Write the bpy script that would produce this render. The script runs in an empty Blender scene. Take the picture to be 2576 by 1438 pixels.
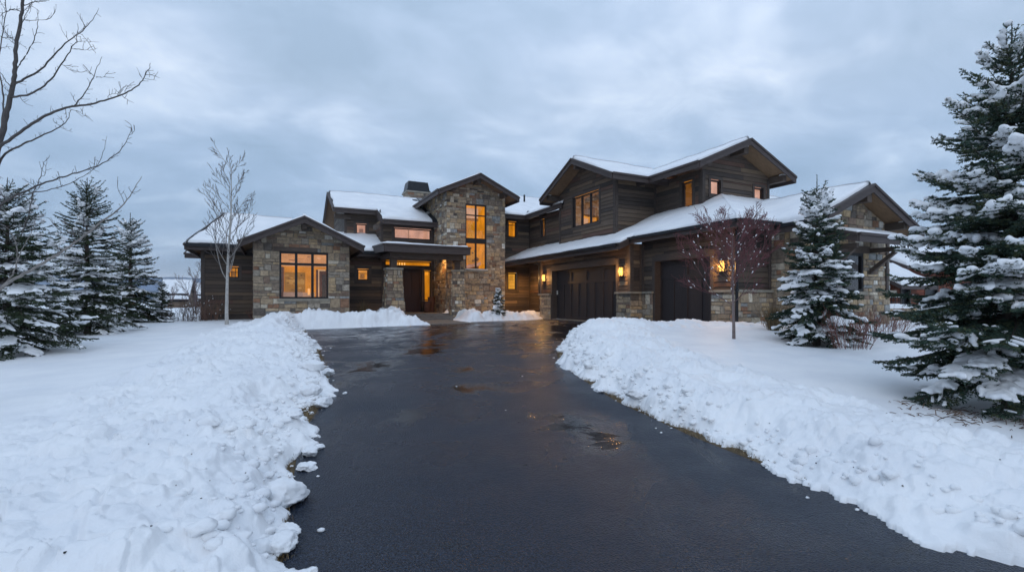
import bpy, math, random
import numpy as np
from mathutils import Vector
random.seed(11)
RNG = np.random.default_rng(5)
SC = bpy.context.scene
COL = SC.collection
# ------------------------------------------------------------------ survey of the site
# x runs along the house front, y away from the road, z up; garage floor is z = 0, the eye stands at z = EYE
YAW = math.radians(25.8); CA, SA = math.cos(YAW), math.sin(YAW)
FOC = 1215.0; HU, HV = 1288.0, 755.0; EYE = 0.96
def wld(L, D, z=0.0): return (D*SA + L*CA, D*CA - L*SA, z)
def at(u, s, v=None, z=None):
    L = (u-HU)/FOC*s
    if z is None: z = EYE - (v-HV)/FOC*s
    return wld(L, s, z)
def rat(u):
    t = (u-HU)/FOC
    return (SA + t*CA), (CA - t*SA)
def xOn(u, Y): a, b = rat(u); return Y*a/b
def yOn(u, X): a, b = rat(u); return X*b/a
def zY(u, v, Y): a, b = rat(u); return EYE - (v-HV)/FOC*(Y/b)
def zX(u, v, X): a, b = rat(u); return EYE - (v-HV)/FOC*(X/a)

# ------------------------------------------------------------------ noise (numpy)
def _h(i, j, seed):
    n = (i.astype(np.int64)*374761393 + j.astype(np.int64)*668265263 + seed*1442695041) & 0xffffffff
    n = ((n ^ (n >> 13))*1274126177) & 0xffffffff
    n = (n ^ (n >> 16)) & 0xffffff
    return n/float(0xffffff)
def vnoise(x, y, seed=0):
    x = np.asarray(x, float); y = np.asarray(y, float)
    i = np.floor(x); j = np.floor(y); fx = x-i; fy = y-j
    fx = fx*fx*fx*(fx*(fx*6-15)+10); fy = fy*fy*fy*(fy*(fy*6-15)+10)
    a = _h(i, j, seed); b = _h(i+1, j, seed); c = _h(i, j+1, seed); d = _h(i+1, j+1, seed)
    return (a*(1-fx)+b*fx)*(1-fy) + (c*(1-fx)+d*fx)*fy
def fbm(x, y, seed=0, octv=4):
    s = 0; a = .5; n = 0; f = 1.0
    for k in range(octv):
        ca, sa = math.cos(k*1.1+.3), math.sin(k*1.1+.3)
        s = s + a*(vnoise((x*ca-y*sa)*f, (x*sa+y*ca)*f, seed+k*17)*2-1); n += a; a *= .5; f *= 2.03
    return s/n
def billow(x, y, seed=0, octv=3):
    s = 0; a = .5; n = 0; f = 1.0
    for k in range(octv):
        ca, sa = math.cos(k*1.3+.7), math.sin(k*1.3+.7)
        s = s + a*np.abs(vnoise((x*ca-y*sa)*f, (x*sa+y*ca)*f, seed+k*31)*2-1); n += a; a *= .5; f *= 2.1
    return s/n
def lumps(x, y, seed=0):
    """rounded cells: 1 at a cell's middle, 0 at its rim"""
    x = np.asarray(x, float); y = np.asarray(y, float)
    i = np.floor(x); j = np.floor(y); best = np.full(x.shape, 9.0)
    for di in (-1, 0, 1):
        for dj in (-1, 0, 1):
            cx = i+di+_h(i+di, j+dj, seed); cy = j+dj+_h(i+di, j+dj, seed+7)
            r = .55+.6*_h(i+di, j+dj, seed+13)
            best = np.minimum(best, ((x-cx)**2+(y-cy)**2)/(r*r))
    return np.sqrt(np.clip(1-best, 0, 1))
def sst(a, b, x):
    t = np.clip((x-a)/(b-a), 0, 1); return t*t*(3-2*t)

# ------------------------------------------------------------------ mesh helpers
def link(o, parent=None):
    COL.objects.link(o)
    if parent is not None: o.parent = parent
    return o
def tag(o, label=None, cat=None, group=None, kind=None):
    if label: o['label'] = label
    if cat: o['category'] = cat
    if group: o['group'] = group
    if kind: o['kind'] = kind
    return o
def empty(name, loc=(0, 0, 0), rz=0.0):
    o = bpy.data.objects.new(name, None); o.location = loc; o.rotation_euler = (0, 0, rz); o.empty_display_size = .3
    return link(o)
def npmesh(name, V, Fs, mat, parent=None, smooth=False, col=None, offset=None):
    """V (n,3); Fs list of int arrays (m,k); col: per-vertex (n,3) or None"""
    me = bpy.data.meshes.new(name)
    V = np.asarray(V, np.float32)
    if offset is not None: V = V - np.asarray(offset, np.float32)
    Fs = [np.asarray(f, np.int32) for f in Fs if len(f)]
    nf = sum(len(f) for f in Fs); nl = sum(f.size for f in Fs)
    me.vertices.add(len(V)); me.vertices.foreach_set('co', V.ravel())
    me.loops.add(nl); me.polygons.add(nf)
    li = np.concatenate([f.ravel() for f in Fs]); me.loops.foreach_set('vertex_index', li)
    tot = np.concatenate([np.full(len(f), f.shape[1], np.int32) for f in Fs])
    st = np.concatenate([[0], np.cumsum(tot)[:-1]]).astype(np.int32)
    me.polygons.foreach_set('loop_start', st)
    try: me.polygons.foreach_set('loop_total', tot)
    except Exception: pass
    me.update(calc_edges=True)
    me.validate()
    if smooth: me.polygons.foreach_set('use_smooth', np.ones(nf, bool))
    if col is not None:
        at_ = me.color_attributes.new('Col', 'FLOAT_COLOR', 'POINT')
        c4 = np.ones((len(V), 4), np.float32); c4[:, :3] = col; at_.data.foreach_set('color', c4.ravel())
    me.materials.append(mat)
    return link(bpy.data.objects.new(name, me), parent)
class MB:
    def __init__(s): s.v = []; s.f = []; s.c = []
    def add(s, vs, fs, c=(1, 1, 1)):
        b = len(s.v); s.v.extend([tuple(p) for p in vs])
        for f in fs: s.f.append(tuple(i+b for i in f)); s.c.append(c)
    def poly(s, vs, c=(1, 1, 1)): s.add(vs, [tuple(range(len(vs)))], c)
    def box(s, x0, x1, y0, y1, z0, z1, c=(1, 1, 1)):
        s.hexa([(x0, y0, z0), (x1, y0, z0), (x1, y1, z0), (x0, y1, z0), (x0, y0, z1), (x1, y0, z1), (x1, y1, z1), (x0, y1, z1)], c)
    def hexa(s, p, c=(1, 1, 1)):
        s.add(p, [(3, 2, 1, 0), (4, 5, 6, 7), (0, 1, 5, 4), (1, 2, 6, 5), (2, 3, 7, 6), (3, 0, 4, 7)], c)
    def beam(s, P, Q, w, wt, ht, c=(1, 1, 1)):
        """bar from P to Q (top edge line), extruded by vector w*wt sideways and ht downwards"""
        P = Vector(P); Q = Vector(Q); w = Vector(w)*wt; d = Vector((0, 0, -ht))
        s.hexa([P+d, Q+d, Q+w+d, P+w+d, P, Q, Q+w, P+w], c)
    def cyl(s, x, y, z0, z1, r0, r1=None, n=12, c=(1, 1, 1), cap=True):
        r1 = r0 if r1 is None else r1
        vs = [(x+r0*math.cos(2*math.pi*k/n), y+r0*math.sin(2*math.pi*k/n), z0) for k in range(n)] + \
             [(x+r1*math.cos(2*math.pi*k/n), y+r1*math.sin(2*math.pi*k/n), z1) for k in range(n)]
        fs = [(k, (k+1) % n, n+(k+1) % n, n+k) for k in range(n)]
        if cap: fs += [tuple(range(n-1, -1, -1)), tuple(range(n, 2*n))]
        s.add(vs, fs, c)
    def build(s, name, mat, parent=None, smooth=False, offset=None):
        me = bpy.data.meshes.new(name)
        vs = s.v if offset is None else [(a-offset[0], b-offset[1], c-offset[2]) for a, b, c in s.v]
        me.from_pydata(vs, [], s.f); me.update()
        at_ = me.color_attributes.new('Col', 'FLOAT_COLOR', 'CORNER')
        n = [len(f) for f in s.f]
        c4 = np.ones((len(s.f), 4), np.float32); c4[:, :3] = np.array(s.c, np.float32).reshape(-1, 3)
        at_.data.foreach_set('color', np.repeat(c4, n, axis=0).ravel())
        if smooth: me.polygons.foreach_set('use_smooth', np.ones(len(s.f), bool))
        me.materials.append(mat)
        return link(bpy.data.objects.new(name, me), parent)

class Frame:
    """an upright plane: 'Y' faces the road (-y), 'X' faces -x; suffix + flips it"""
    def __init__(s, ax, c): s.ax = ax; s.c = c; s.sg = 1 if ax.endswith('+') else -1; s.k = ax[0]
    def __call__(s, p, z, d=0.0):
        return (p, s.c+s.sg*d, z) if s.k == 'Y' else (s.c+s.sg*d, p, z)
    def box(s, mb, p0, p1, z0, z1, d0, d1, c=(1, 1, 1)):
        a = s(p0, z0, d0); b = s(p1, z1, d1)
        mb.box(min(a[0], b[0]), max(a[0], b[0]), min(a[1], b[1]), max(a[1], b[1]), z0, z1, c)

def clip(poly, outline):
    """Sutherland-Hodgman, outline convex and counter-clockwise"""
    out = poly
    for i in range(len(outline)):
        ax, ay = outline[i]; bx, by = outline[(i+1) % len(outline)]
        inp = out; out = []
        if not inp: break
        def side(p): return (bx-ax)*(p[1]-ay)-(by-ay)*(p[0]-ax)
        for j in range(len(inp)):
            P = inp[j]; Q = inp[(j+1) % len(inp)]; sp, sq = side(P), side(Q)
            if sp >= 0: out.append(P)
            if (sp >= 0) != (sq >= 0):
                t = sp/(sp-sq); out.append((P[0]+t*(Q[0]-P[0]), P[1]+t*(Q[1]-P[1])))
    return out
def area(p):
    return abs(sum(p[i][0]*p[(i+1) % len(p)][1]-p[(i+1) % len(p)][0]*p[i][1] for i in range(len(p))))/2
STONE = [((.290, .222, .148), 6), ((.225, .178, .125), 6), ((.235, .205, .165), 4), ((.165, .130, .098), 4), ((.205, .112, .068), 1.8), ((.185, .190, .185), 1.2),
         ((.39, .345, .27), 2), ((.085, .072, .062), 1.6), ((.32, .235, .14), 3), ((.47, .45, .40), .6), ((.150, .105, .078), 2.4)]
WOOD = [((.096, .071, .053), 5), ((.074, .056, .045), 5), ((.128, .090, .062), 3), ((.050, .040, .035), 4), ((.170, .122, .080), 1.0), ((.105, .062, .047), 1.8)]
def pick(pal, k=1.0):
    if pal is STONE: k *= 1.36
    if pal is WOOD: k *= 1.22
    c = random.choices([p[0] for p in pal], [p[1] for p in pal])[0]; j = random.uniform(.85, 1.15)*k
    if pal is STONE: c = (c[0]*.94+.225*.06, c[1]*.94+.190*.06, c[2]*.94+.150*.06)
    return (c[0]*j, c[1]*j, c[2]*j)
def clad(mb, fr, outline, holes=(), kind='stone', pal=None, base=0.0, tint=1.0):
    """dress a wall in separate stones or lapped boards, leaving the openings free"""
    pal = pal or (STONE if kind == 'stone' else WOOD)
    ps = [p for p, _ in outline]; zs = [z for _, z in outline]
    p0, p1, z0, z1 = min(ps), max(ps), min(zs), max(zs)
    forced = sorted({z1, z0} | {h[k] for h in holes for k in (2, 3) if z0 < h[k] < z1})
    cuts = []
    for a, b in zip(forced, forced[1:]):
        z = a; cuts.append(a)
        while True:
            st = random.choice((.10, .14, .19, .24, .28)) * random.uniform(.85, 1.15) if kind == 'stone' else random.choice((.15, .17, .19))
            if z+st*1.5 >= b: break
            z += st; cuts.append(z)
    cuts.append(z1)
    for a, b in zip(cuts, cuts[1:]):
        zm = (a+b)/2; iv = [(p0, p1)]
        for h in holes:
            if h[2] < zm < h[3]:
                nv = []
                for s, e in iv:
                    if h[1] <= s or h[0] >= e: nv.append((s, e)); continue
                    if h[0] > s: nv.append((s, h[0]))
                    if h[1] < e: nv.append((h[1], e))
                iv = nv
        for s, e in iv:
            bk = clip([(s, a), (e, a), (e, b), (s, b)], outline)
            if len(bk) > 2 and area(bk) > 1e-5:
                mb.poly([fr(p, z, base) for p, z in bk], (.24, .21, .175) if kind == 'stone' else (.02, .016, .013))
            x = s
            while x < e-1e-4:
                w = random.uniform(.14, .50) if kind == 'stone' else random.uniform(1.2, 3.6)
                if e-(x+w) < (.12 if kind == 'stone' else .5): w = e-x
                subs = [(x, x+w, a, b)]
                if kind == 'stone' and b-a > .17 and random.random() < .42:
                    m = a+(b-a)*random.uniform(.4, .6); subs = [(x, x+w, a, m), (x, x+w, m, b)] if w < .3 or random.random() < .5 else [(x, x+w*.55, a, m), (x+w*.55, x+w, a, m), (x, x+w, m, b)]
                for (q0, q1, c0, c1) in subs:
                    if kind == 'stone':
                        j = .006; r = lambda: random.uniform(0, .014)
                        rect = [(q0+j/2+r(), c0+j/2+r()), (q1-j/2-r(), c0+j/2+r()), (q1-j/2-r(), c1-j/2-r()), (q0+j/2+r(), c1-j/2-r())]
                        pg = clip(rect, outline)
                        if len(pg) < 3 or area(pg) < 4e-4: continue
                        d = base+random.uniform(.014, .042); cx = sum(p for p, _ in pg)/len(pg); cz = sum(z for _, z in pg)/len(pg)
                        inn = []
                        for p, z in pg:
                            L = math.hypot(cx-p, cz-z); k = min(.5, .018/max(L, 1e-5)); inn.append((p+(cx-p)*k, z+(cz-z)*k))
                        n = len(pg)
                        tx, tz = random.uniform(-.04, .04), random.uniform(-.06, .06)
                        vs = [fr(p, z, base) for p, z in pg]+[fr(p, z, d-.012) for p, z in pg]+[fr(p, z, d+(p-cx)*tx+(z-cz)*tz) for p, z in inn]
                        fs = [(i, (i+1) % n, n+(i+1) % n, n+i) for i in range(n)]+[(n+i, n+(i+1) % n, 2*n+(i+1) % n, 2*n+i) for i in range(n)]+[tuple(range(2*n, 3*n))]
                        mb.add(vs, fs, pick(pal, tint))
                    else:
                        pg = clip([(q0+.002, c0+.012), (q1-.002, c0+.012), (q1-.002, c1), (q0+.002, c1)], outline)
                        if len(pg) < 3 or area(pg) < 4e-4: continue
                        n = len(pg); hh = max(c1-c0, .01)
                        vs = [fr(p, z, base) for p, z in pg]+[fr(p, z, base+.032-.026*(z-c0)/hh) for p, z in pg]
                        fs = [(i, (i+1) % n, n+(i+1) % n, n+i) for i in range(n)]+[tuple(range(n, 2*n))]
                        mb.add(vs, fs, pick(pal, tint))
                x += w
# ------------------------------------------------------------------ materials
def newmat(name):
    m = bpy.data.materials.new(name); m.use_nodes = True; nt = m.node_tree; nt.nodes.clear()
    return m, nt.nodes, nt.links
def N(nodes, t, **kw):
    n = nodes.new(t)
    for k, v in kw.items():
        if k.startswith('i_'): n.inputs[k[2:].replace('_', ' ')].default_value = v
        else: setattr(n, k, v)
    return n
def surf(name, col=None, rough=.7, var=.25, vscale=6.0, stretch=(1, 1, 1), bump=.3, bscale=40, bdist=.01, attr=True, spec=.3, metal=0.0, col2=None):
    m, n, l = newmat(name)
    out = N(n, 'ShaderNodeOutputMaterial'); b = N(n, 'ShaderNodeBsdfPrincipled'); l.new(b.outputs[0], out.inputs[0])
    b.inputs['Roughness'].default_value = rough; b.inputs['Specular IOR Level'].default_value = spec; b.inputs['Metallic'].default_value = metal
    tc = N(n, 'ShaderNodeTexCoord'); mp = N(n, 'ShaderNodeMapping'); mp.inputs['Scale'].default_value = stretch; l.new(tc.outputs['Object'], mp.inputs[0])
    ns = N(n, 'ShaderNodeTexNoise'); ns.inputs['Scale'].default_value = vscale; ns.inputs['Detail'].default_value = 6; ns.inputs['Roughness'].default_value = .65; l.new(mp.outputs[0], ns.inputs[0])
    mr = N(n, 'ShaderNodeMapRange'); mr.inputs['From Min'].default_value = .3; mr.inputs['From Max'].default_value = .7
    mr.inputs['To Min'].default_value = 1-var; mr.inputs['To Max'].default_value = 1+var; l.new(ns.outputs[0], mr.inputs[0])
    mx = N(n, 'ShaderNodeVectorMath', operation='SCALE'); l.new(mr.outputs[0], mx.inputs['Scale'])
    if attr:
        a = N(n, 'ShaderNodeAttribute', attribute_name='Col')
        if col is not None:
            mu = N(n, 'ShaderNodeVectorMath', operation='MULTIPLY'); l.new(a.outputs['Color'], mu.inputs[0]); mu.inputs[1].default_value = col; l.new(mu.outputs[0], mx.inputs[0])
        else: l.new(a.outputs['Color'], mx.inputs[0])
    else: mx.inputs[0].default_value = col
    l.new(mx.outputs[0], b.inputs['Base Color'])
    if bump:
        n2 = N(n, 'ShaderNodeTexNoise'); n2.inputs['Scale'].default_value = bscale; n2.inputs['Detail'].default_value = 5; l.new(mp.outputs[0], n2.inputs[0])
        bp = N(n, 'ShaderNodeBump'); bp.inputs['Strength'].default_value = bump; bp.inputs['Distance'].default_value = bdist
        l.new(n2.outputs[0], bp.inputs['Height']); l.new(bp.outputs[0], b.inputs['Normal'])
    return m
M = {}
M['stone'] = surf('field_stone', rough=.85, var=.38, vscale=9, bump=.6, bscale=35, bdist=.012)
M['capstone'] = surf('cap_stone', (.27, .245, .20), rough=.85, var=.2, vscale=5, attr=False, bump=.4)
M['siding'] = surf('weathered_siding', rough=.75, var=.30, vscale=2.2, stretch=(1, 1, 22), bump=.5, bscale=9, bdist=.006)
M['trim'] = surf('dark_trim', (.076, .059, .050), rough=.65, var=.22, vscale=3, stretch=(2, 2, 8), attr=False, bump=.25, bscale=12, bdist=.004)
M['fascia'] = surf('fascia_board', (.070, .054, .050), rough=.6, var=.22, vscale=2.5, stretch=(1.5, 1.5, 9), attr=False, bump=.25, bscale=10, bdist=.004)
M['soffit'] = surf('soffit_boards', (.22, .14, .08), rough=.7, var=.35, vscale=5, stretch=(1, 9, 1), attr=False, bump=.3, bscale=12, bdist=.006)
M['beam'] = surf('timber_beam', (.095, .072, .058), rough=.7, var=.3, vscale=4, stretch=(1, 1, 6), attr=False, bump=.4, bscale=18, bdist=.006)
M['frame'] = surf('window_frame_black', (.016, .015, .016), rough=.45, var=.1, attr=False, bump=0)
M['garage'] = surf('garage_door_paint', (.036, .030, .031), rough=.55, var=.22, vscale=3, stretch=(12, 12, 1), attr=False, bump=.25, bscale=14, bdist=.004)
M['door'] = surf('stained_door', (.030, .013, .011), rough=.45, var=.3, vscale=3, stretch=(10, 10, 1), attr=False, bump=.2, bscale=10, bdist=.004)
M['metal'] = surf('dark_metal', (.030, .031, .034), rough=.4, var=.15, attr=False, bump=.05, metal=.6)
M['shingle'] = surf('roof_shingle', (.022, .024, .029), rough=.9, var=.4, vscale=14, attr=False, bump=.6, bscale=20, bdist=.02)
M['bronze'] = surf('lamp_bronze', (.05, .035, .022), rough=.45, var=.15, attr=False, bump=.1, metal=.4)
M['plastic'] = surf('pale_plastic', (.6, .6, .58), rough=.5, var=.05, attr=False, bump=0)
M['step'] = surf('step_stone', (.15, .135, .12), rough=.6, var=.3, vscale=4, attr=False, bump=.4, bscale=25)
M['pot'] = surf('clay_pot', (.11, .055, .04), rough=.7, var=.25, vscale=6, attr=False, bump=.2)
M['straw'] = surf('dead_grass', rough=.9, var=.3, vscale=8, bump=0)
M['twig'] = surf('bare_twig', rough=.8, var=.25, vscale=10, bump=.3, bscale=60, bdist=.004)
M['needle'] = surf('spruce_needle', rough=.8, var=.3, vscale=3, bump=0, spec=.12)
M['redwood'] = surf('red_stained_wood', rough=.7, var=.35, vscale=2.2, stretch=(1, 1, 18), bump=.4, bscale=9)

def snow_mat():
    m, n, l = newmat('snow')
    out = N(n, 'ShaderNodeOutputMaterial'); b = N(n, 'ShaderNodeBsdfPrincipled'); l.new(b.outputs[0], out.inputs[0])
    b.inputs['Roughness'].default_value = .55; b.inputs['Specular IOR Level'].default_value = .25
    tc = N(n, 'ShaderNodeTexCoord')
    a = N(n, 'ShaderNodeTexNoise'); a.inputs['Scale'].default_value = 1.3; a.inputs['Detail'].default_value = 8; l.new(tc.outputs['Object'], a.inputs[0])
    r = N(n, 'ShaderNodeValToRGB'); l.new(a.outputs[0], r.inputs[0])
    r.color_ramp.elements[0].position = .3; r.color_ramp.elements[0].color = (.80, .81, .83, 1)
    r.color_ramp.elements[1].position = .65; r.color_ramp.elements[1].color = (.90, .90, .90, 1)
    l.new(r.outputs[0], b.inputs['Base Color'])
    n1 = N(n, 'ShaderNodeTexNoise'); n1.inputs['Scale'].default_value = 14; n1.inputs['Detail'].default_value = 7; n1.inputs['Roughness'].default_value = .6; l.new(tc.outputs['Object'], n1.inputs[0])
    bp = N(n, 'ShaderNodeBump'); bp.inputs['Strength'].default_value = .32; bp.inputs['Distance'].default_value = .04; l.new(n1.outputs[0], bp.inputs['Height'])
    n2 = N(n, 'ShaderNodeTexNoise'); n2.inputs['Scale'].default_value = 120; n2.inputs['Detail'].default_value = 3; l.new(tc.outputs['Object'], n2.inputs[0])
    b2 = N(n, 'ShaderNodeBump'); b2.inputs['Strength'].default_value = .25; b2.inputs['Distance'].default_value = .006; l.new(n2.outputs[0], b2.inputs['Height']); l.new(bp.outputs[0], b2.inputs['Normal'])
    l.new(b2.outputs[0], b.inputs['Normal'])
    return m
M['snow'] = snow_mat()

def asphalt_mat():
    m, n, l = newmat('wet_asphalt')
    out = N(n, 'ShaderNodeOutputMaterial'); b = N(n, 'ShaderNodeBsdfPrincipled'); l.new(b.outputs[0], out.inputs[0])
    tc = N(n, 'ShaderNodeTexCoord')
    w = N(n, 'ShaderNodeTexNoise'); w.inputs['Scale'].default_value = 1.05; w.inputs['Detail'].default_value = 8; w.inputs['Roughness'].default_value = .6; w.inputs['Distortion'].default_value = 1.4
    l.new(tc.outputs['Object'], w.inputs[0])
    wa = N(n, 'ShaderNodeAttribute', attribute_name='Col'); sep = N(n, 'ShaderNodeSeparateColor'); l.new(wa.outputs['Color'], sep.inputs[0])
    wsum = N(n, 'ShaderNodeMath', operation='ADD'); l.new(w.outputs[0], wsum.inputs[0]); l.new(sep.outputs[0], wsum.inputs[1])
    wet = N(n, 'ShaderNodeMapRange'); wet.inputs['From Min'].default_value = .48; wet.inputs['From Max'].default_value = .70; wet.interpolation_type = 'SMOOTHSTEP'; l.new(wsum.outputs[0], wet.inputs[0])
    ro = N(n, 'ShaderNodeMapRange'); ro.inputs['To Max'].default_value = .09; l.new(wet.outputs[0], ro.inputs[0]); bn = N(n, 'ShaderNodeTexNoise'); bn.inputs['Scale'].default_value = .8; bn.inputs['Detail'].default_value = 5; l.new(tc.outputs['Object'], bn.inputs[0]); bm_ = N(n, 'ShaderNodeMapRange'); bm_.inputs['From Min'].default_value = .32; bm_.inputs['From Max'].default_value = .68; bm_.inputs['To Min'].default_value = .18; bm_.inputs['To Max'].default_value = .46; l.new(bn.outputs[0], bm_.inputs[0]); l.new(bm_.outputs[0], ro.inputs['To Min']); l.new(ro.outputs[0], b.inputs['Roughness'])
    c = N(n, 'ShaderNodeTexNoise'); c.inputs['Scale'].default_value = 75; c.inputs['Detail'].default_value = 2; l.new(tc.outputs['Object'], c.inputs[0])
    cr = N(n, 'ShaderNodeValToRGB'); l.new(c.outputs[0], cr.inputs[0])
    cr.color_ramp.elements[0].position = .35; cr.color_ramp.elements[0].color = (.004, .006, .010, 1)
    cr.color_ramp.elements[1].position = .75; cr.color_ramp.elements[1].color = (.030, .043, .074, 1)
    mx = N(n, 'ShaderNodeMix', data_type='RGBA'); l.new(wet.outputs[0], mx.inputs[0]); l.new(cr.outputs[0], mx.inputs[6]); mx.inputs[7].default_value = (.006, .006, .007, 1)
    l.new(mx.outputs[2], b.inputs['Base Color'])
    sp = N(n, 'ShaderNodeMapRange'); sp.inputs['To Min'].default_value = .34; sp.inputs['To Max'].default_value = .34; l.new(wet.outputs[0], sp.inputs[0]); l.new(sp.outputs[0], b.inputs['Specular IOR Level'])
    v = N(n, 'ShaderNodeTexVoronoi'); v.inputs['Scale'].default_value = 70; l.new(tc.outputs['Object'], v.inputs[0])
    n3 = N(n, 'ShaderNodeTexNoise'); n3.inputs['Scale'].default_value = 16; n3.inputs['Detail'].default_value = 6; l.new(tc.outputs['Object'], n3.inputs[0])
    ad = N(n, 'ShaderNodeMath', operation='ADD'); l.new(v.outputs[0], ad.inputs[0]); l.new(n3.outputs[0], ad.inputs[1])
    bs = N(n, 'ShaderNodeMapRange'); bs.inputs['To Min'].default_value = .8; bs.inputs['To Max'].default_value = .10; l.new(wet.outputs[0], bs.inputs[0])
    bp = N(n, 'ShaderNodeBump'); bp.inputs['Distance'].default_value = .011; l.new(bs.outputs[0], bp.inputs['Strength']); l.new(ad.outputs[0], bp.inputs['Height'])
    l.new(bp.outputs[0], b.inputs['Normal'])
    return m
M['asphalt'] = asphalt_mat()

def room_mat():
    m, n, l = newmat('lit_room')
    out = N(n, 'ShaderNodeOutputMaterial'); e = N(n, 'ShaderNodeEmission'); l.new(e.outputs[0], out.inputs[0])
    a = N(n, 'ShaderNodeAttribute', attribute_name='Col')
    tc = N(n, 'ShaderNodeTexCoord'); ns = N(n, 'ShaderNodeTexNoise'); ns.inputs['Scale'].default_value = 1.7; ns.inputs['Detail'].default_value = 3; l.new(tc.outputs['Object'], ns.inputs[0])
    mr = N(n, 'ShaderNodeMapRange'); mr.inputs['From Min'].default_value = .3; mr.inputs['From Max'].default_value = .7; mr.inputs['To Min'].default_value = .55; mr.inputs['To Max'].default_value = .95; l.new(ns.outputs[0], mr.inputs[0])
    l.new(a.outputs['Color'], e.inputs[0]); l.new(mr.outputs[0], e.inputs[1])
    return m
M['room'] = room_mat()
def glass_mat():
    m, n, l = newmat('window_glass')
    out = N(n, 'ShaderNodeOutputMaterial'); mx = N(n, 'ShaderNodeMixShader'); t = N(n, 'ShaderNodeBsdfTransparent'); g = N(n, 'ShaderNodeBsdfGlossy')
    g.inputs['Roughness'].default_value = .02; g.inputs['Color'].default_value = (.9, .95, 1, 1)
    lw = N(n, 'ShaderNodeLayerWeight'); lw.inputs[0].default_value = .35
    mr = N(n, 'ShaderNodeMapRange'); mr.inputs['To Min'].default_value = .012; mr.inputs['To Max'].default_value = .8; l.new(lw.outputs['Fresnel'], mr.inputs[0])
    ns = N(n, 'ShaderNodeTexNoise'); tc = N(n, 'ShaderNodeTexCoord'); ns.inputs['Scale'].default_value = 1.5; l.new(tc.outputs['Object'], ns.inputs[0])
    bp = N(n, 'ShaderNodeBump'); bp.inputs['Strength'].default_value = .12; bp.inputs['Distance'].default_value = .05; l.new(ns.outputs[0], bp.inputs['Height']); l.new(bp.outputs[0], g.inputs['Normal'])
    l.new(mr.outputs[0], mx.inputs[0]); l.new(t.outputs[0], mx.inputs[1]); l.new(g.outputs[0], mx.inputs[2]); l.new(mx.outputs[0], out.inputs[0])
    return m
M['glass'] = glass_mat()
def glow_mat(name, c, s):
    m, n, l = newmat(name); out = N(n, 'ShaderNodeOutputMaterial'); e = N(n, 'ShaderNodeEmission'); e.inputs[0].default_value = (*c, 1); e.inputs[1].default_value = s
    l.new(e.outputs[0], out.inputs[0]); return m
M['lampglass'] = glow_mat('lantern_glass', (1.0, .50, .10), 3.2)
M['lampcore'] = glow_mat('lantern_core', (1.0, .72, .32), 9.0)
# ------------------------------------------------------------------ the house
HOUSE = empty('mountain_house', (8.0, 20.0, 0.0))
tag(HOUSE, 'sprawling two-storey stone and dark timber house with snowy roofs and glowing windows', 'house')
HO = (8.0, 20.0, 0.0)
def hp(mb, name, mat, parent=None, smooth=False):
    """a part of the house (vertices given in site coordinates)"""
    return mb.build(name, M[mat], parent or HOUSE, smooth, offset=HO)
FY = lambda c: Frame('Y', c)
FX = lambda c: Frame('X', c)
def rect(p0, p1, z0, z1): return [(p0, z0), (p1, z0), (p1, z1), (p0, z1)]
def wall(name, fr, outline, holes, kind, base=0.0, pal=None, tint=1.0):
    mb = MB(); clad(mb, fr, outline, holes, kind, pal, base, tint)
    return hp(mb, name, 'stone' if kind == 'stone' else 'siding')
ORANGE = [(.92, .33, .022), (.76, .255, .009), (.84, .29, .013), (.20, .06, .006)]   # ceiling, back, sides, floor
PINK = [(.85, .46, .34), (.74, .37, .25), (.78, .42, .30), (.45, .22, .15)]  # pink interior, with reflections of the pink sky painted into its glow
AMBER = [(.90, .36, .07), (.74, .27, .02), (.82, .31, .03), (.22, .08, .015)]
COOL = [(.05, .06, .075), (.035, .042, .055), (.04, .045, .055), (.02, .02, .02)]
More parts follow.
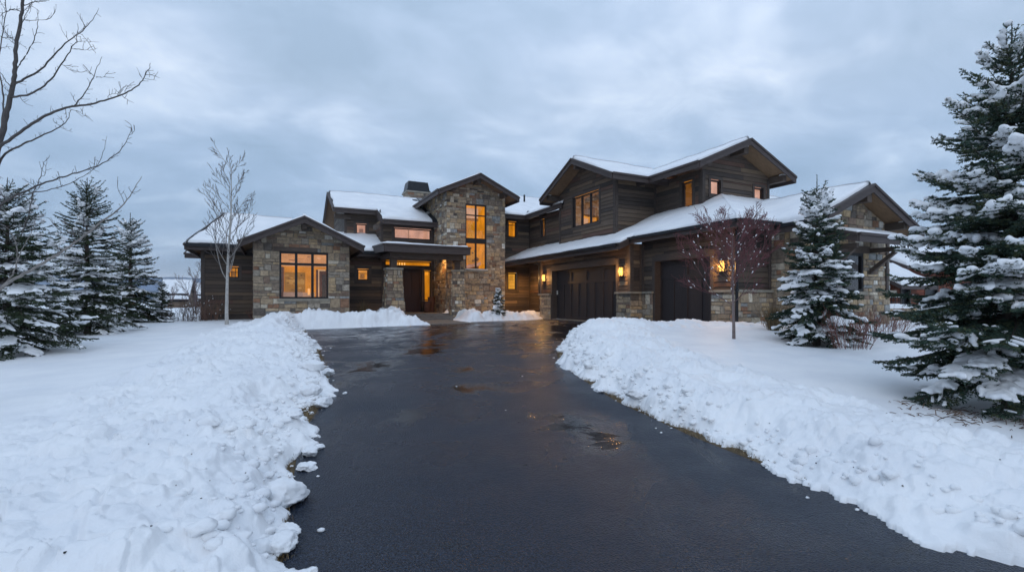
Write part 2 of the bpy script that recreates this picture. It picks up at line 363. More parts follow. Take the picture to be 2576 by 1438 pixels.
def window(fr, p0, p1, z0, z1, vbars=(), hbars=(), tone=ORANGE, casing=.11, depth=.9, bar=.05, sill=True, head=None, deco=None, sash=.055, snow=False):
    cs = MB(); G = (1, 1, 1)
    if casing:
        fr.box(cs, p0-casing, p1+casing, z1, z1+casing, .0, .045, G)
        fr.box(cs, p0-casing, p1+casing, z0-casing, z0, .0, .047, G)
        fr.box(cs, p0-casing, p0, z0, z1, .0, .042, G); fr.box(cs, p1, p1+casing, z0, z1, .0, .042, G)
    else:
        fr.box(cs, p0, p1, z1-.02, z1, -.10, .02, G)
    w = hp(cs, 'window', 'trim')
    sf = MB()
    fr.box(sf, p0, p1, z0, z0+sash, -.12, -.005); fr.box(sf, p0, p1, z1-sash-.02, z1-.021, -.12, -.005)
    fr.box(sf, p0, p0+sash, z0+sash, z1-sash-.02, -.12, -.005); fr.box(sf, p1-sash, p1, z0+sash, z1-sash-.02, -.12, -.005)
    for f in vbars:
        x = p0+(p1-p0)*f; fr.box(sf, x-bar/2, x+bar/2, z0+sash, z1-sash-.02, -.10, -.008)
    for it in hbars:
        f, th = it[0], it[1]; z = z0+(z1-z0)*f
        fr.box(sf, p0+sash, p1-sash, z-th/2, z+th/2, -.095, -.004 if th < .15 else .012)
    hp(sf, 'window_frame', 'frame', w)
    g = MB(); g.poly([fr(p0, z0, -.06), fr(p1, z0, -.06), fr(p1, z1, -.06), fr(p0, z1, -.06)]); hp(g, 'window_pane', 'glass', w)
    r = MB(); a, b, c, d = p0-.04, p1+.04, z0-.04, z1+.04; e0, e1 = -.13, -.13-depth
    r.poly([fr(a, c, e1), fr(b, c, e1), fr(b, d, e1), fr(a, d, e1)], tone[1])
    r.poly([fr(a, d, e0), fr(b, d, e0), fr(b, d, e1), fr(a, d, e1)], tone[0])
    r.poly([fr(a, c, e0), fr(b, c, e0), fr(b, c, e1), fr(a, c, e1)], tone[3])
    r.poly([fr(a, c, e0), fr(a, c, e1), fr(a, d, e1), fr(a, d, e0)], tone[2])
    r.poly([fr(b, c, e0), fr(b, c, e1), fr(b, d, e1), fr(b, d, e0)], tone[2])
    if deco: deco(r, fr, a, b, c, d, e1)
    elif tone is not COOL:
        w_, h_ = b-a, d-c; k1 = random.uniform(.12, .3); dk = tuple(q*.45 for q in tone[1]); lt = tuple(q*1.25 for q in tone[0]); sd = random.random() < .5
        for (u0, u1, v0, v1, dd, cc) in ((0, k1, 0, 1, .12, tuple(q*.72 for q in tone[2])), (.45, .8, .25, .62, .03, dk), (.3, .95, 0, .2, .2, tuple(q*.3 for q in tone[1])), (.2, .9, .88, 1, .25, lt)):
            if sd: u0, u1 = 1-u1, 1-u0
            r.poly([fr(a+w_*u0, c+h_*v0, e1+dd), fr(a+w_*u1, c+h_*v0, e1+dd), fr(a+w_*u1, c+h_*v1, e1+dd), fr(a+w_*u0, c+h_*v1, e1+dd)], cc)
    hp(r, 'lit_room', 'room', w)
    if sill and not casing:
        s = MB(); fr.box(s, p0-.08, p1+.08, z0-.11, z0, -.1, .10); hp(s, 'window_sill', 'capstone', w)
        if snow:
            s = MB(); fr.box(s, p0-.05, p1+.05, z0, z0+.03, .005, .09); hp(s, 'sill_snow', 'snow', w)
    if head:
        s = MB(); fr.box(s, p0-head[0], p1+head[1], z1, z1+head[2], -.02, .07); hp(s, 'window_lintel', 'beam', w)
    return w

# ---- roofs ----
def pl(z0, gx, x0, gy=0.0, y0=0.0): return lambda x, y: z0+gx*(x-x0)+gy*(y-y0)
def snow_sheet(q, zf, T, fall, ins, seed):
    q = [np.array(p, float) for p in q]
    lu = (np.linalg.norm(q[1]-q[0])+np.linalg.norm(q[2]-q[3]))/2; lv = (np.linalg.norm(q[3]-q[0])+np.linalg.norm(q[2]-q[1]))/2
    def par(L, f0, f1):
        n = max(4, int(L/.13)); t = list(np.linspace(0, L, n)); e = [0, .012, .03, .06, .10, .15]
        if f0: t += e
        if f1: t += [L-k for k in e]
        return np.array(sorted({round(k, 3) for k in t if 0 <= k <= L}))
    U = par(lu, fall[3], fall[1]); Vv = par(lv, fall[0], fall[2])
    uu, vv = np.meshgrid(U, Vv)
    # wavy inset at falling edges
    def inset(a, k): return ins[k]+.10*(vnoise(a*1.3, a*0+k*7, seed+k)+.35*vnoise(a*7, a*0+k*7, seed+k+3)-.55) if fall[k] else 0*a-.05
    i3 = inset(vv, 3); i1 = inset(vv, 1); i0 = inset(uu, 0); i2 = inset(uu, 2)
    pu = (i3+(uu/lu)*(lu-i3-i1))/lu; pv = (i0+(vv/lv)*(lv-i0-i2))/lv
    X = (q[0][0]*(1-pu)+q[1][0]*pu)*(1-pv)+(q[3][0]*(1-pu)+q[2][0]*pu)*pv
    Y = (q[0][1]*(1-pu)+q[1][1]*pu)*(1-pv)+(q[3][1]*(1-pu)+q[2][1]*pu)*pv
    d = np.full(uu.shape, 9.0)
    if fall[3]: d = np.minimum(d, uu)
    if fall[1]: d = np.minimum(d, lu-uu)
    if fall[0]: d = np.minimum(d, vv)
    if fall[2]: d = np.minimum(d, lv-vv)
    r = .13; k = np.clip(d/r, 0, 1); f = np.sqrt(1-(1-k)**2)
    t = T*f*(1+.55*fbm(X*.6, Y*.6, seed, 3)+.18*fbm(X*3, Y*3, seed+5, 2))
    t = np.where(d < .001, -.01, t)
    Z = zf(X, Y)+t
    V = np.stack([X, Y, Z], -1).reshape(-1, 3); nv, nu = uu.shape
    i = np.arange(nv*nu).reshape(nv, nu)
    F = np.stack([i[:-1, :-1], i[:-1, 1:], i[1:, 1:], i[1:, :-1]], -1).reshape(-1, 4)
    return V, F
def roof(planes, T=.11, fh=.25, th=.11, name='roof'):
    """planes: dict(q, zf, e) ; e = edge kinds per side: 'f' fascia, 'g' gutter eave, None"""
    R = MB(); S = MB(); Fa = MB(); SV = []; SF = []; nb = 0; gut = MB()
    for pn, P in enumerate(planes):
        q, zf, e = P['q'], P['zf'], P['e']
        top = [Vector((x, y, zf(x, y))) for x, y in q]
        tp = [tuple(v) for v in top]; bt = [(v.x, v.y, v.z-th) for v in top]
        R.add(tp+[(x, y, z-th+.004) for x, y, z in tp], [(0, 1, 2, 3)]+[(i, (i+1) % 4, 4+(i+1) % 4, 4+i) for i in range(4)])
        S.poly([(x, y, z-th) for x, y, z in tp][::-1])
        cen = sum(top, Vector())/4
        for i in range(4):
            if not e[i]: continue
            A, B = top[i], top[(i+1) % 4]
            if (A-B).length < .05: continue
            ed = (B-A); n = Vector((ed.y, -ed.x, 0)).normalized()
            if (cen-A).dot(n) > 0: n = -n
            ed.normalize(); ex = .0
            A2 = A-ed*ex+Vector((0, 0, -.055)); B2 = B+ed*ex+Vector((0, 0, -.055))
            Fa.beam(A2, B2, n, .045, fh-.055)
            Fa.beam(A+Vector((0, 0, .012))-n*.02, B+Vector((0, 0, .012))-n*.02, n, .11, .085)
            if e[i] == 'g':
                gut.beam(A+n*.05+Vector((0, 0, .0)), B+n*.05+Vector((0, 0, .0)), n, .10, .10)
        if T > 0 and P.get('snow', True):
            V, F = snow_sheet(q, zf, P.get('T', T), [bool(k) or fl for k, fl in zip(e, P.get('fall', (0,)*4))], tuple({'g': .15, 'f': .05}.get(k, .02) for k in e), 17)
            SV.append(V); SF.append(F+nb); nb += len(V)
    ro = hp(R, name, 'shingle'); hp(S, 'soffit', 'soffit', ro); hp(Fa, 'fascia', 'fascia', ro)
    if gut.f: hp(gut, 'gutter', 'metal', ro)
    if SV: npmesh('roof_snow', np.concatenate(SV), [np.concatenate(SF)], M['snow'], ro, True, offset=HO)
    return ro
def gable(ax, c, hw, za, k, s, t, front=True, back=False, hw2=None, eL='f', eR='f', T=.11, fh=.27, name='roof'):
    """ridge along axis ax ('x'/'y') at cross coordinate c; from s (open end) to t"""
    hw2 = hw2 or hw
    if ax == 'y':
        q1 = [(c-hw, s), (c, s), (c, t), (c-hw, t)]; q2 = [(c, s), (c+hw2, s), (c+hw2, t), (c, t)]
        p1 = pl(za, k, c); p2 = pl(za, -k, c)
        e1 = ('f' if front else None, None, 'f' if back else None, eL); e2 = ('f' if front else None, eR, 'f' if back else None, None)
    else:
        q1 = [(s, c-hw), (t, c-hw), (t, c), (s, c)]; q2 = [(s, c), (t, c), (t, c+hw2), (s, c+hw2)]
        p1 = pl(za, 0, 0, k, c); p2 = pl(za, 0, 0, -k, c)
        e1 = (eL, 'f' if back else None, None, 'f' if front else None); e2 = (None, 'f' if back else None, eR, 'f' if front else None)
    return roof([dict(q=q1, zf=p1, e=e1), dict(q=q2, zf=p2, e=e2)], T, fh, name=name)
def outlooker(fr, p, z, d, w=.20, h=.24, back=.1, snow=True):
    b = MB(); fr.box(b, p-w/2, p+w/2, z-h, z, -back, d); o = hp(b, 'outlooker_beam', 'beam')
    if snow:
        s = MB(); n = 8
        a = fr(p, z, d-.10); s.cyl(a[0], a[1], z-.005, z+.035, w*.62, w*.5, 10); s.cyl(a[0], a[1], z+.035, z+.055, w*.5, w*.25, 10); hp(s, 'beam_snow', 'snow', o, True)
def board(fr, p0, p1, z0, z1, d=.05, name='corner_board', mat='trim'):
    b = MB(); fr.box(b, p0, p1, z0, z1, 0, d); hp(b, name, mat)
K = .45
# ============ left gable (stone, big picture window)
gx, gz = .94, 4.33
def gtop(x): return gz-.47*abs(x-gx)-.13
f = FY(21.8)
wl, wr = xOn(703, 21.8), xOn(825.5, 21.8); wb, wt = zY(764, 750.5, 21.8), zY(764, 633.5, 21.8)
ol = [(-.91, -.4), (2.75, -.4), (2.75, gtop(2.75)), (gx, gtop(gx)), (-.91, gtop(-.91))]
wall('stone_wall', f, ol, [(wl, wr, wb, wt)], 'stone')
def deco1(r, fr, a, b, c, d, e):
    w = b-a; h = d-c
    def rc(u0, u1, v0, v1, dd, col): r.poly([fr(a+w*u0, c+h*v0, dd), fr(a+w*u1, c+h*v0, dd), fr(a+w*u1, c+h*v1, dd), fr(a+w*u0, c+h*v1, dd)], col)
    rc(.0, 1, .72, 1, e+.30, (.78, .34, .13)); rc(0, .12, .0, .7, e+.32, (.22, .07, .02)); rc(.13, .56, .16, .6, e+.03, (.36, .15, .015))
    rc(.16, .54, .34, .44, e+.04, (.50, .24, .05)); rc(.78, 1.0, 0, .66, e+.34, (.10, .035, .015)); rc(.0, .5, 0, .16, e+.4, (.33, .2, .15))
    rc(.82, .845, .05, .66, e+.5, (.75, .42, .22)); rc(.60, .65, .10, .24, e+.45, (1.3, .62, .2)); rc(.845, .98, .63, .66, e+.5, (.7, .4, .2))
    rc(.45, .75, 0, .15, e+.38, (.48, .26, .16))
    for k in range(9):
        q0 = random.uniform(0, .8); rc(q0, q0+random.uniform(.06, .2), .74+.028*k, .755+.028*k, e+.33, random.choice([(.30, .13, .07), (.95, .55, .36), (.55, .22, .08)]))
    for k in range(12):
        q0 = random.uniform(.1, .5); v0 = random.uniform(.18, .55); rc(q0, q0+random.uniform(.02, .10), v0, v0+random.uniform(.01, .035), e+.06, random.choice([(.20, .08, .01), (.55, .27, .07)]))
    rc(0, .10, 0, .7, e+.5, (.09, .04, .025)); rc(.90, 1, .0, .55, e+.52, (.05, .03, .02))
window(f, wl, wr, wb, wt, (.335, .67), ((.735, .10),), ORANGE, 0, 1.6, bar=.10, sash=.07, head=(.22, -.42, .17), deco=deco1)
wall('side_wall', Frame('X+', 2.75), rect(21.8, 25.8, -.4, 3.35), [], 'wood')
wall('side_wall', FX(-.91), rect(21.8, 25.0, -.4, 3.35), [], 'wood')
gable('y', gx, 2.27, gz, .47, 21.05, 26.2, T=.10)
outlooker(f, gx, gz-.22, .62); outlooker(f, -.72, gtop(-.72)+.03, .60); outlooker(f, 2.55, gtop(2.55)+.03, .60)
# ============ far-left timber wing
f = FY(25.0)
hs = [(xOn(574, 25.), xOn(601.5, 25.), zY(588, 699, 25.), zY(588, 670, 25.))]
wall('siding_wall', f, rect(-3.05, -.91, -.4, 3.25), hs, 'wood', tint=.85)
window(f, *hs[0], (.33, .67), ((.5, .02),), AMBER, .10, .5, bar=.02)
wall('side_wall', FX(-3.05), rect(25.0, 31.0, -.4, 3.25), [], 'wood')
board(f, -3.06, -2.92, -.4, 3.2)
b = MB(); f.box(b, -3.05, -.93, .32, .36, 0, .09); f.box(b, -3.05, -.93, -.4, .32, 0, .03); hp(b, 'skirt_board', 'trim')
zf1 = pl(3.36, 0, 0, .52, 24.4)
roof([dict(q=[(-3.55, 24.4), (.6, 24.4), (.6, 27.9), (-2.5, 27.9)], zf=zf1, e=('g', None, None, 'f'), T=.11),
      dict(q=[(-3.55, 24.4), (-2.5, 27.9), (-2.5, 28.0), (-3.55, 31.5)], zf=lambda x, y: 3.36+1.733*(x+3.55)+0*y, e=('', None, None, 'f'), T=.10),
      dict(q=[(-2.5, 27.9), (.6, 27.9), (1.5, 31.4), (-3.55, 31.4)], zf=pl(5.18, 0, 0, -.52, 27.9), e=(None, None, 'f', None))])
roof([dict(q=[(-4.15, 28.6), (-2.8, 28.6), (-2.8, 30.5), (-4.15, 30.5)], zf=pl(3.30, 0, 0, .25, 28.6), e=('f', None, None, 'f'))])
# ============ wall between stone gable and porch
f = FY(25.8)
hs = [(xOn(899, 25.8), xOn(927, 25.8), zY(913, 705.5, 25.8), zY(913, 676, 25.8))]
wall('siding_wall', f, rect(2.75, 5.0, -.4, 3.25), hs, 'wood', tint=.9)
window(f, *hs[0], (), ((.62, .02),), AMBER, .15, .6)
wall('side_wall', Frame('X+', 5.0), rect(25.8, 26.7, -.4, 3.25), [], 'wood')
board(f, 4.87, 5.01, -.4, 3.2)
roof([dict(q=[(2.2, 25.2), (5.4, 25.2), (5.4, 28.3), (2.2, 28.3)], zf=pl(3.42, 0, 0, .40, 25.2), e=('g', None, None, None))], T=.13)
# ============ entrance wall + storey above it
f = FY(26.7)
lw = (xOn(991, 26.7), xOn(1084, 26.7), zY(1037, 602, 26.7), zY(1037, 574.5, 26.7))
dz0 = .30
dr = (xOn(1015, 26.7), xOn(1061, 26.7), dz0, zY(1037, 676, 26.7))
tr = (xOn(968, 26.7), xOn(1084, 26.7), zY(1037, 670, 26.7), zY(1037, 656.5, 26.7))
sl = (xOn(1066, 26.7), xOn(1084, 26.7), .36, zY(1075, 680, 26.7))
s2 = (xOn(994, 26.7), xOn(1008, 26.7), .36, zY(1000, 680, 26.7))
wall('siding_wall', f, rect(5.0, 8.05, -.4, 5.15), [lw, dr, tr, sl, s2], 'wood', tint=.85)
def blinds(r, fr, a, b, c, d, e):
    w = b-a; h = d-c
    for k in range(6): r.poly([fr(a+w*.02, c+h*(.06+k*.07), e+.2), fr(a+w*.42, c+h*(.06+k*.07), e+.2), fr(a+w*.42, c+h*(.10+k*.07), e+.2), fr(a+w*.02, c+h*(.10+k*.07), e+.2)], (.55, .30, .24))
    r.poly([fr(a+w*.45, c, e+.25), fr(a+w*.48, c, e+.25), fr(a+w*.48, d, e+.25), fr(a+w*.45, d, e+.25)], (.42, .2, .12))
window(f, *lw, (), (), PINK, .12, .8, deco=blinds)
def chandelier(r, fr, a, b, c, d, e):
    for k in range(4):
        p = a+(b-a)*(.30+.055*k); r.poly([fr(p, c+.06, e+.3), fr(p+.07, c+.06, e+.3), fr(p+.06, d-.1, e+.3), fr(p+.01, d-.1, e+.3)], (1.9, 1.0, .3))
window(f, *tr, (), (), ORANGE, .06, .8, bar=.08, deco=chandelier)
window(f, *sl, (), ((.27, .05),), ORANGE, .06, .5)
window(f, *s2, (), ((.27, .05),), ORANGE, .06, .5)
# front door
p0, p1, z0, z1 = dr
d = MB(); f.box(d, p0, p1, z0, z1, -.12, -.07)
door = hp(d, 'front_door', 'door')
d = MB(); st = .13; zm = z0+(z1-z0)*.33
f.box(d, p0+.02, p0+st, z0+.02, z1-.02, -.071, -.035); f.box(d, p1-st, p1-.02, z0+.02, z1-.02, -.071, -.035)
for a_, b_ in ((z0+.02, z0+.24), (zm-.06, zm+.06), (z1-.18, z1-.02)): f.box(d, p0+st, p1-st, a_, b_, -.071, -.036)
pm = (p0+p1)/2
f.box(d, pm-.03, pm+.03, zm+.06, z1-.18, -.071, -.045)
hp(d, 'door_panel_rails', 'door', door)
d = MB(); f.box(d, p1-.10, p1-.055, z0+.85, z0+1.35, -.035, .0); f.box(d, p1-.11, p1-.03, z0+1.05, z0+1.12, -.01, .03); hp(d, 'door_handle', 'metal', door)
d = MB(); f.box(d, p0-.07, p0, z0, z1+.07, -.1, .04); f.box(d, p1, p1+.07, z0, z1+.07, -.1, .04); f.box(d, p0, p1, z1, z1+.07, -.1, .04); hp(d, 'door_frame', 'beam', door)
# porch floor and steps
b = MB(); b.box(5.0, 8.0, 23.6, 26.7, -.3, .30); hp(b, 'porch_floor', 'step')
b = MB(); b.box(5.45, 7.9, 23.15, 23.6, -.3, .20); b.box(5.40, 7.75, 22.7, 23.15, -.3, .10); hp(b, 'porch_steps', 'step')
# upper-left block
f = FY(28.2)
hs = [(xOn(895.5, 28.2), xOn(922, 28.2), zY(908, 588.5, 28.2), zY(908, 562.5, 28.2))]
wall('siding_wall', f, rect(3.3, 5.0, 3.4, 5.95), hs, 'wood'); window(f, *hs[0], (), (), PINK, .13, .5)
GREYW = [((.15, .13, .11), 3), ((.19, .165, .14), 3), ((.11, .095, .08), 2)]
wall('siding_wall', FX(3.3), [(28.2, 3.4), (33.8, 3.4), (33.8, 6.1), (31.0, 7.25), (28.2, 6.05)], [], 'wood', pal=GREYW)
wall('siding_wall', FX(5.0), rect(26.7, 28.2, 3.4, 5.9), [], 'wood')
board(f, 3.28, 3.42, 3.4, 5.9); board(FY(26.7), 4.98, 5.12, 3.4, 5.15)
# main roof: plane rising from the road side
zm_ = pl(7.46, 0, 0, .44, 31.0)
ym = 26.0; yl = 27.6
roof([dict(q=[(5.0, ym), (8.0, ym), (8.0, 31.0), (5.0, 31.0)], zf=zm_, e=('f', None, None, None), fall=(0, 0, 0, 0)),
      dict(q=[(2.7, yl), (5.0, yl), (5.0, 31.0), (2.7, 31.0)], zf=zm_, e=('f', None, None, 'f')),
      dict(q=[(2.7, 31.0), (8.4, 31.0), (8.4, 36.0), (2.7, 36.0)], zf=pl(7.46, 0, 0, -.44, 31.0), e=(None, None, 'f', 'f'))], T=.13)
b = MB(); b.beam((4.98, 26.0, zm_(0, 26.0)+.02), (4.98, 27.6, zm_(0, 27.6)+.02), (-1, 0, 0), .07, .28); hp(b, 'rake_board', 'fascia')
b = MB(); fz = FX(3.3); fz.box(b, 28.0, 28.2, 5.45, 5.70, -.3, .55); fz.box(b, 30.9, 31.1, 6.95, 7.2, -.3, .55); hp(b, 'outlooker_beam', 'beam')
b = MB(); b.box(4.55, 4.75, 25.75, 26.5, 4.72, 4.95); hp(b, 'outlooker_beam', 'beam')
# chimney
cx0, cx1 = xOn(1025, 32.0), xOn(1081, 32.0)
for fr_, ol in ((FY(32.0), rect(cx0, cx1, 6.5, 8.18)), (FX(cx0), rect(32.0, 33.2, 6.5, 8.18))):
    ch = MB(); clad(ch, fr_, ol, [], 'stone'); o = hp(ch, 'chimney', 'stone')
b = MB(); b.box(cx0-.08, cx1+.08, 31.92, 33.3, 8.18, 8.28); hp(b, 'chimney_ledge', 'capstone', o)
b = MB(); cm, w0, w1 = (cx0+cx1)/2, (cx1-cx0)/2+.02, (cx1-cx0)/2-.10
b.hexa([(cm-w0, 31.98, 8.28), (cm+w0, 31.98, 8.28), (cm+w0, 33.2, 8.28), (cm-w0, 33.2, 8.28), (cm-w1, 32.1, 8.95), (cm+w1, 32.1, 8.95), (cm+w1, 33.1, 8.95), (cm-w1, 33.1, 8.95)])
for s_ in (-1, 1): b.box(cm+s_*w0-.03, cm+s_*w0+.03, 31.95, 33.22, 8.28, 8.36)
hp(b, 'chimney_cap', 'metal', o)
# ============ tower
f = FY(24.5); tx, tz, tk = 9.6, 7.66, .46
def ttop(x): return tz-tk*abs(x-tx)-.13
t0, t1 = xOn(1171, 24.5), xOn(1223.5, 24.5); tb, tt = zY(1197, 678, 24.5), zY(1197, 514, 24.5)
wall('stone_wall', f, [(8.0, -.4), (11.4, -.4), (11.4, ttop(11.4)), (tx, ttop(tx)), (8.0, ttop(8.0))], [(t0, t1, tb, tt)], 'stone')
def decot(r, fr, a, b, c, d, e):
    w = b-a; h = d-c
    def rc(u0, u1, v0, v1, dd, col): r.poly([fr(a+w*u0, c+h*v0, dd), fr(a+w*u1, c+h*v0, dd), fr(a+w*u1, c+h*v1, dd), fr(a+w*u0, c+h*v1, dd)], col)
    rc(0, 1, .84, 1, e+.3, (.72, .38, .22)); rc(0, 1, .80, .84, e+.35, (.3, .12, .03)); rc(.52, 1, 0, .12, e+.4, (.16, .06, .03)); rc(0, .5, 0, .10, e+.4, (.55, .25, .12))
    rc(.55, .95, .14, .34, e+.1, (.55, .22, .02)); rc(.0, .18, .44, .8, e+.05, (1.05, .5, .07)); rc(.60, .86, .46, .78, e+.08, (.75, .30, .02))
    p = a+w*.10; z = c+h*.635
    for q in range(14):
        cx, cz, rr_ = a+w*(.55+.4*random.random()), c+h*(.04+.30*random.random()**1.5), .05+.09*random.random()
        r.poly([fr(cx+rr_*math.cos(k*.9)*random.uniform(.6, 1.2), cz+rr_*math.sin(k*.9)*random.uniform(.6, 1.2), e+.5+q*.01) for k in range(7)], (.16, .055, .01))
    r.poly([fr(a, c, e+.7), fr(b, c+h*.10, e+.7), fr(b, c+h*.15, e+.7), fr(a, c+h*.06, e+.7)], (.52, .24, .15))  # slanting pinkish strip: the roof's reflection painted as a glowing sliver
    n = 10; r.poly([fr(p+.11*math.cos(k*.628), z+.11*math.sin(k*.628), e+1.05) for k in range(n)], (2.2, 1.35, .5))
window(f, t0, t1, tb, tt, (.5,), ((.44, .28), (.83, .055)), ORANGE, 0, 1.5, bar=.075, deco=decot, snow=True)
wall('stone_wall', FX(8.0), rect(24.5, 31.5, -.4, 6.80), [], 'stone')
wall('side_wall', Frame('X+', 11.4), rect(24.5, 31.5, 3.3, 6.75), [], 'stone')
gable('y', tx, 2.27, tz, tk, 23.7, 32.0, T=.07)
outlooker(f, tx, tz-.23, .66); outlooker(f, 8.25, ttop(8.25)+.02, .66); outlooker(f, 11.15, ttop(11.15)+.02, .66)
# flashing where the main roof meets the tower
b = MB(); b.beam((8.0, 26.0, zm_(0, 26.0)+.14), (8.0, 30.6, zm_(0, 30.6)+.14), (-1, 0, 0), .30, .13); hp(b, 'roof_flashing', 'shingle')
# ============ porch canopy with battered stone columns
ph = [(4.43, 22.7), (8.62, 22.7), (8.62, 25.6), (4.43, 25.6)]
roof([dict(q=ph, zf=pl(3.60, 0, 0, .05, 22.7), e=('f', 'f', None, 'f'))], T=.09, fh=.38, th=.16, name='porch_roof')
b = MB(); b.box(4.75, 8.45, 23.15, 23.35, 2.98, 3.26); b.box(4.75, 4.95, 23.35, 25.7, 3.0, 3.26); hp(b, 'porch_beam', 'beam')
def column(cx, cy, wb_, wt_, z0, z1):
    c = MB(); n = 9
    hgt = z1-z0
    for side in range(4):
        z = z0
        while z < z1-.02:
            h = random.uniform(.10, .22); ze = min(z+h, z1)
            if z1-ze < .07: ze = z1
            def hwf(zz): t = (zz-z0)/hgt; return (wb_*(1-t)+wt_*t)/2
            x = -1.0
            while x < 1-1e-3:
                w = random.uniform(.35, .95); xe = min(x+w, 1.0)
                if 1-xe < .22: xe = 1.0
                col = pick(STONE); d_ = random.uniform(.015, .04); jn = .02
                pts = []
                for (a, zz) in ((x+jn, z+.008), (xe-jn, z+.008), (xe-jn, ze-.006), (x+jn, ze-.006)):
                    hw = hwf(zz); pts.append((a*hw, zz, hw))
                def mp(a, zz, hw, dd):
                    o = hw+dd
                    return {0: (cx+a, cy-o, zz), 1: (cx-o, cy-a, zz), 2: (cx-a, cy+o, zz), 3: (cx+o, cy+a, zz)}[side]
                base = [mp(a, zz, hw, 0) for a, zz, hw in pts]; am = sum(a for a, _, _ in pts)/4; zm2 = (z+ze)/2
                top = [mp(a+(am-a)*.10, zz+(zm2-zz)*.12, hw, d_) for a, zz, hw in pts]
                c.add(base+top, [(0, 1, 5, 4), (1, 2, 6, 5), (2, 3, 7, 6), (3, 0, 4, 7), (4, 5, 6, 7)], col)
                x = xe
            z = ze
    c.hexa([(cx-wb_/2, cy-wb_/2, z0), (cx+wb_/2, cy-wb_/2, z0), (cx+wb_/2, cy+wb_/2, z0), (cx-wb_/2, cy+wb_/2, z0),
            (cx-wt_/2, cy-wt_/2, z1), (cx+wt_/2, cy-wt_/2, z1), (cx+wt_/2, cy+wt_/2, z1), (cx-wt_/2, cy+wt_/2, z1)], (.12, .11, .10))
    o = hp(c, 'stone_column', 'stone')
    b = MB(); k = wt_/2+.07; b.box(cx-k, cx+k, cy-k, cy+k, z1, z1+.09); hp(b, 'column_cap', 'capstone', o)
    b = MB(); b.box(cx-.15, cx+.15, cy-.15, cy+.15, z1+.09, 3.25); b.box(cx-.21, cx+.21, cy-.21, cy+.21, 2.94, 3.0); hp(b, 'column_post', 'beam', o)
column(4.98, 23.45, 1.00, .66, -.3, 2.42)
column(8.28, 23.75, .78, .62, -.3, 2.42)
# ============ nook between tower and garage
f = FY(26.3)
hs = [(xOn(1278, 26.3), xOn(1299, 26.3), zY(1288, 597, 26.3), zY(1288, 557, 26.3)), (xOn(1277, 26.3), xOn(1299, 26.3), zY(1288, 729, 26.3), zY(1288, 686, 26.3))]
wall('siding_wall', f, rect(11.4, 13.9, -.3, 5.95), hs, 'wood')
window(f, *hs[0], (), ((.78, .03),), ORANGE, .11, .6)
def louv(r, fr, a, b, c, d, e):
    for k in range(9): r.poly([fr(a, c+.1+k*.09, e+.3), fr(b, c+.1+k*.09, e+.3), fr(b, c+.125+k*.09, e+.3), fr(a, c+.125+k*.09, e+.3)], (.5, .2, .03))
window(f, *hs[1], (), (), [(1, .5, .06), (1, .45, .05), (1, .45, .05), (.5, .2, .02)], .14, .5, deco=louv)
f = FX(13.9)
hs = [(yOn(1371, 13.9), yOn(1361, 13.9), zX(1366, 596, 13.9), zX(1366, 551, 13.9)), (yOn(1370, 13.9), yOn(1359, 13.9), .35, 2.25)]
wall('siding_wall', f, rect(21.9, 26.3, -.3, 5.95), hs, 'wood')
window(f, *hs[0], (), (), ORANGE, .08, .5); window(f, *hs[1], (), (), ORANGE, .08, .5)
board(f, 26.15, 26.3, 0, 5.9, .04)
b = MB(); b.box(12.3, 13.9, 22.3, 26.3, -.3, .16); b.box(11.9, 12.3, 22.6, 26.3, -.3, .06); hp(b, 'side_stoop', 'step')
roof([dict(q=[(11.0, 25.7), (13.3, 25.7), (17.0, 31.0), (11.0, 31.0)], zf=pl(6.02, 0, 0, .44, 25.7), e=('f', None, None, None)),
      dict(q=[(13.3, 21.5), (16, 21.5), (16.6, 30.5), (13.3, 25.7)], zf=pl(6.02, .44, 13.3), e=(None, None, None, 'f'))], T=.12)
roof([dict(q=[(11.0, 31.0), (24, 31.0), (24, 36.0), (11.0, 36.0)], zf=pl(8.34, 0, 0, -.44, 31.0), e=(None, None, 'f', None)),
      dict(q=[(13.3, 26.5), (24, 26.5), (24, 31.0), (13.3, 31.0)], zf=pl(8.34, 0, 0, .44, 31.0), e=(None, None, None, None))], T=.12)
vp = (xOn(1319, 29.2), 29.2); b = MB(); b.cyl(vp[0], vp[1], 7.2, 8.12, .06, n=10); hp(b, 'vent_pipe', 'metal')
# ============ garage
f = FX(12.5)
wall('siding_wall', f, rect(15.1, 22.3, -.4, 3.2), [(15.9, 21.2, -.4, 2.44), (15.1, 15.9, -.4, 1.22), (21.2, 22.3, -.4, 1.22)], 'wood', tint=.85)
wall('stone_wainscot', f, rect(15.1-.10, 15.9, -.4, 1.22), [], 'stone', base=.07)
wall('stone_wainscot', f, rect(21.2, 22.3, -.4, 1.22), [], 'stone', base=.07)
f2 = FY(15.1)
wall('siding_wall', f2, rect(12.5, 13.06, 1.2, 3.2), [], 'wood', tint=.85); wall('stone_wainscot', f2, rect(12.40, 13.0, -.4, 1.22), [], 'stone', base=.07)
f3 = FX(13.06)
wall('siding_wall', f3, rect(10.73, 15.1, -.4, 3.3), [(11.6, 14.4, -.4, 2.44), (14.4, 15.1, -.4, 1.22), (10.73, 11.6, -.4, 1.22)], 'wood', tint=.85)
wall('stone_wainscot', f3, rect(14.4, 15.03, -.4, 1.22), [], 'stone', base=.07)
wall('stone_wainscot', f3, rect(10.66, 11.6, -.4, 1.22), [], 'stone', base=.07)
f4 = FY(10.73)
wall('siding_wall', f4, rect(13.06, 14.75, 1.2, 3.3), [], 'wood', tint=.85); wall('stone_wainscot', f4, rect(12.99, 14.75, -.4, 1.22), [], 'stone', base=.07)
b = MB(); Z = (1.22, 1.30)
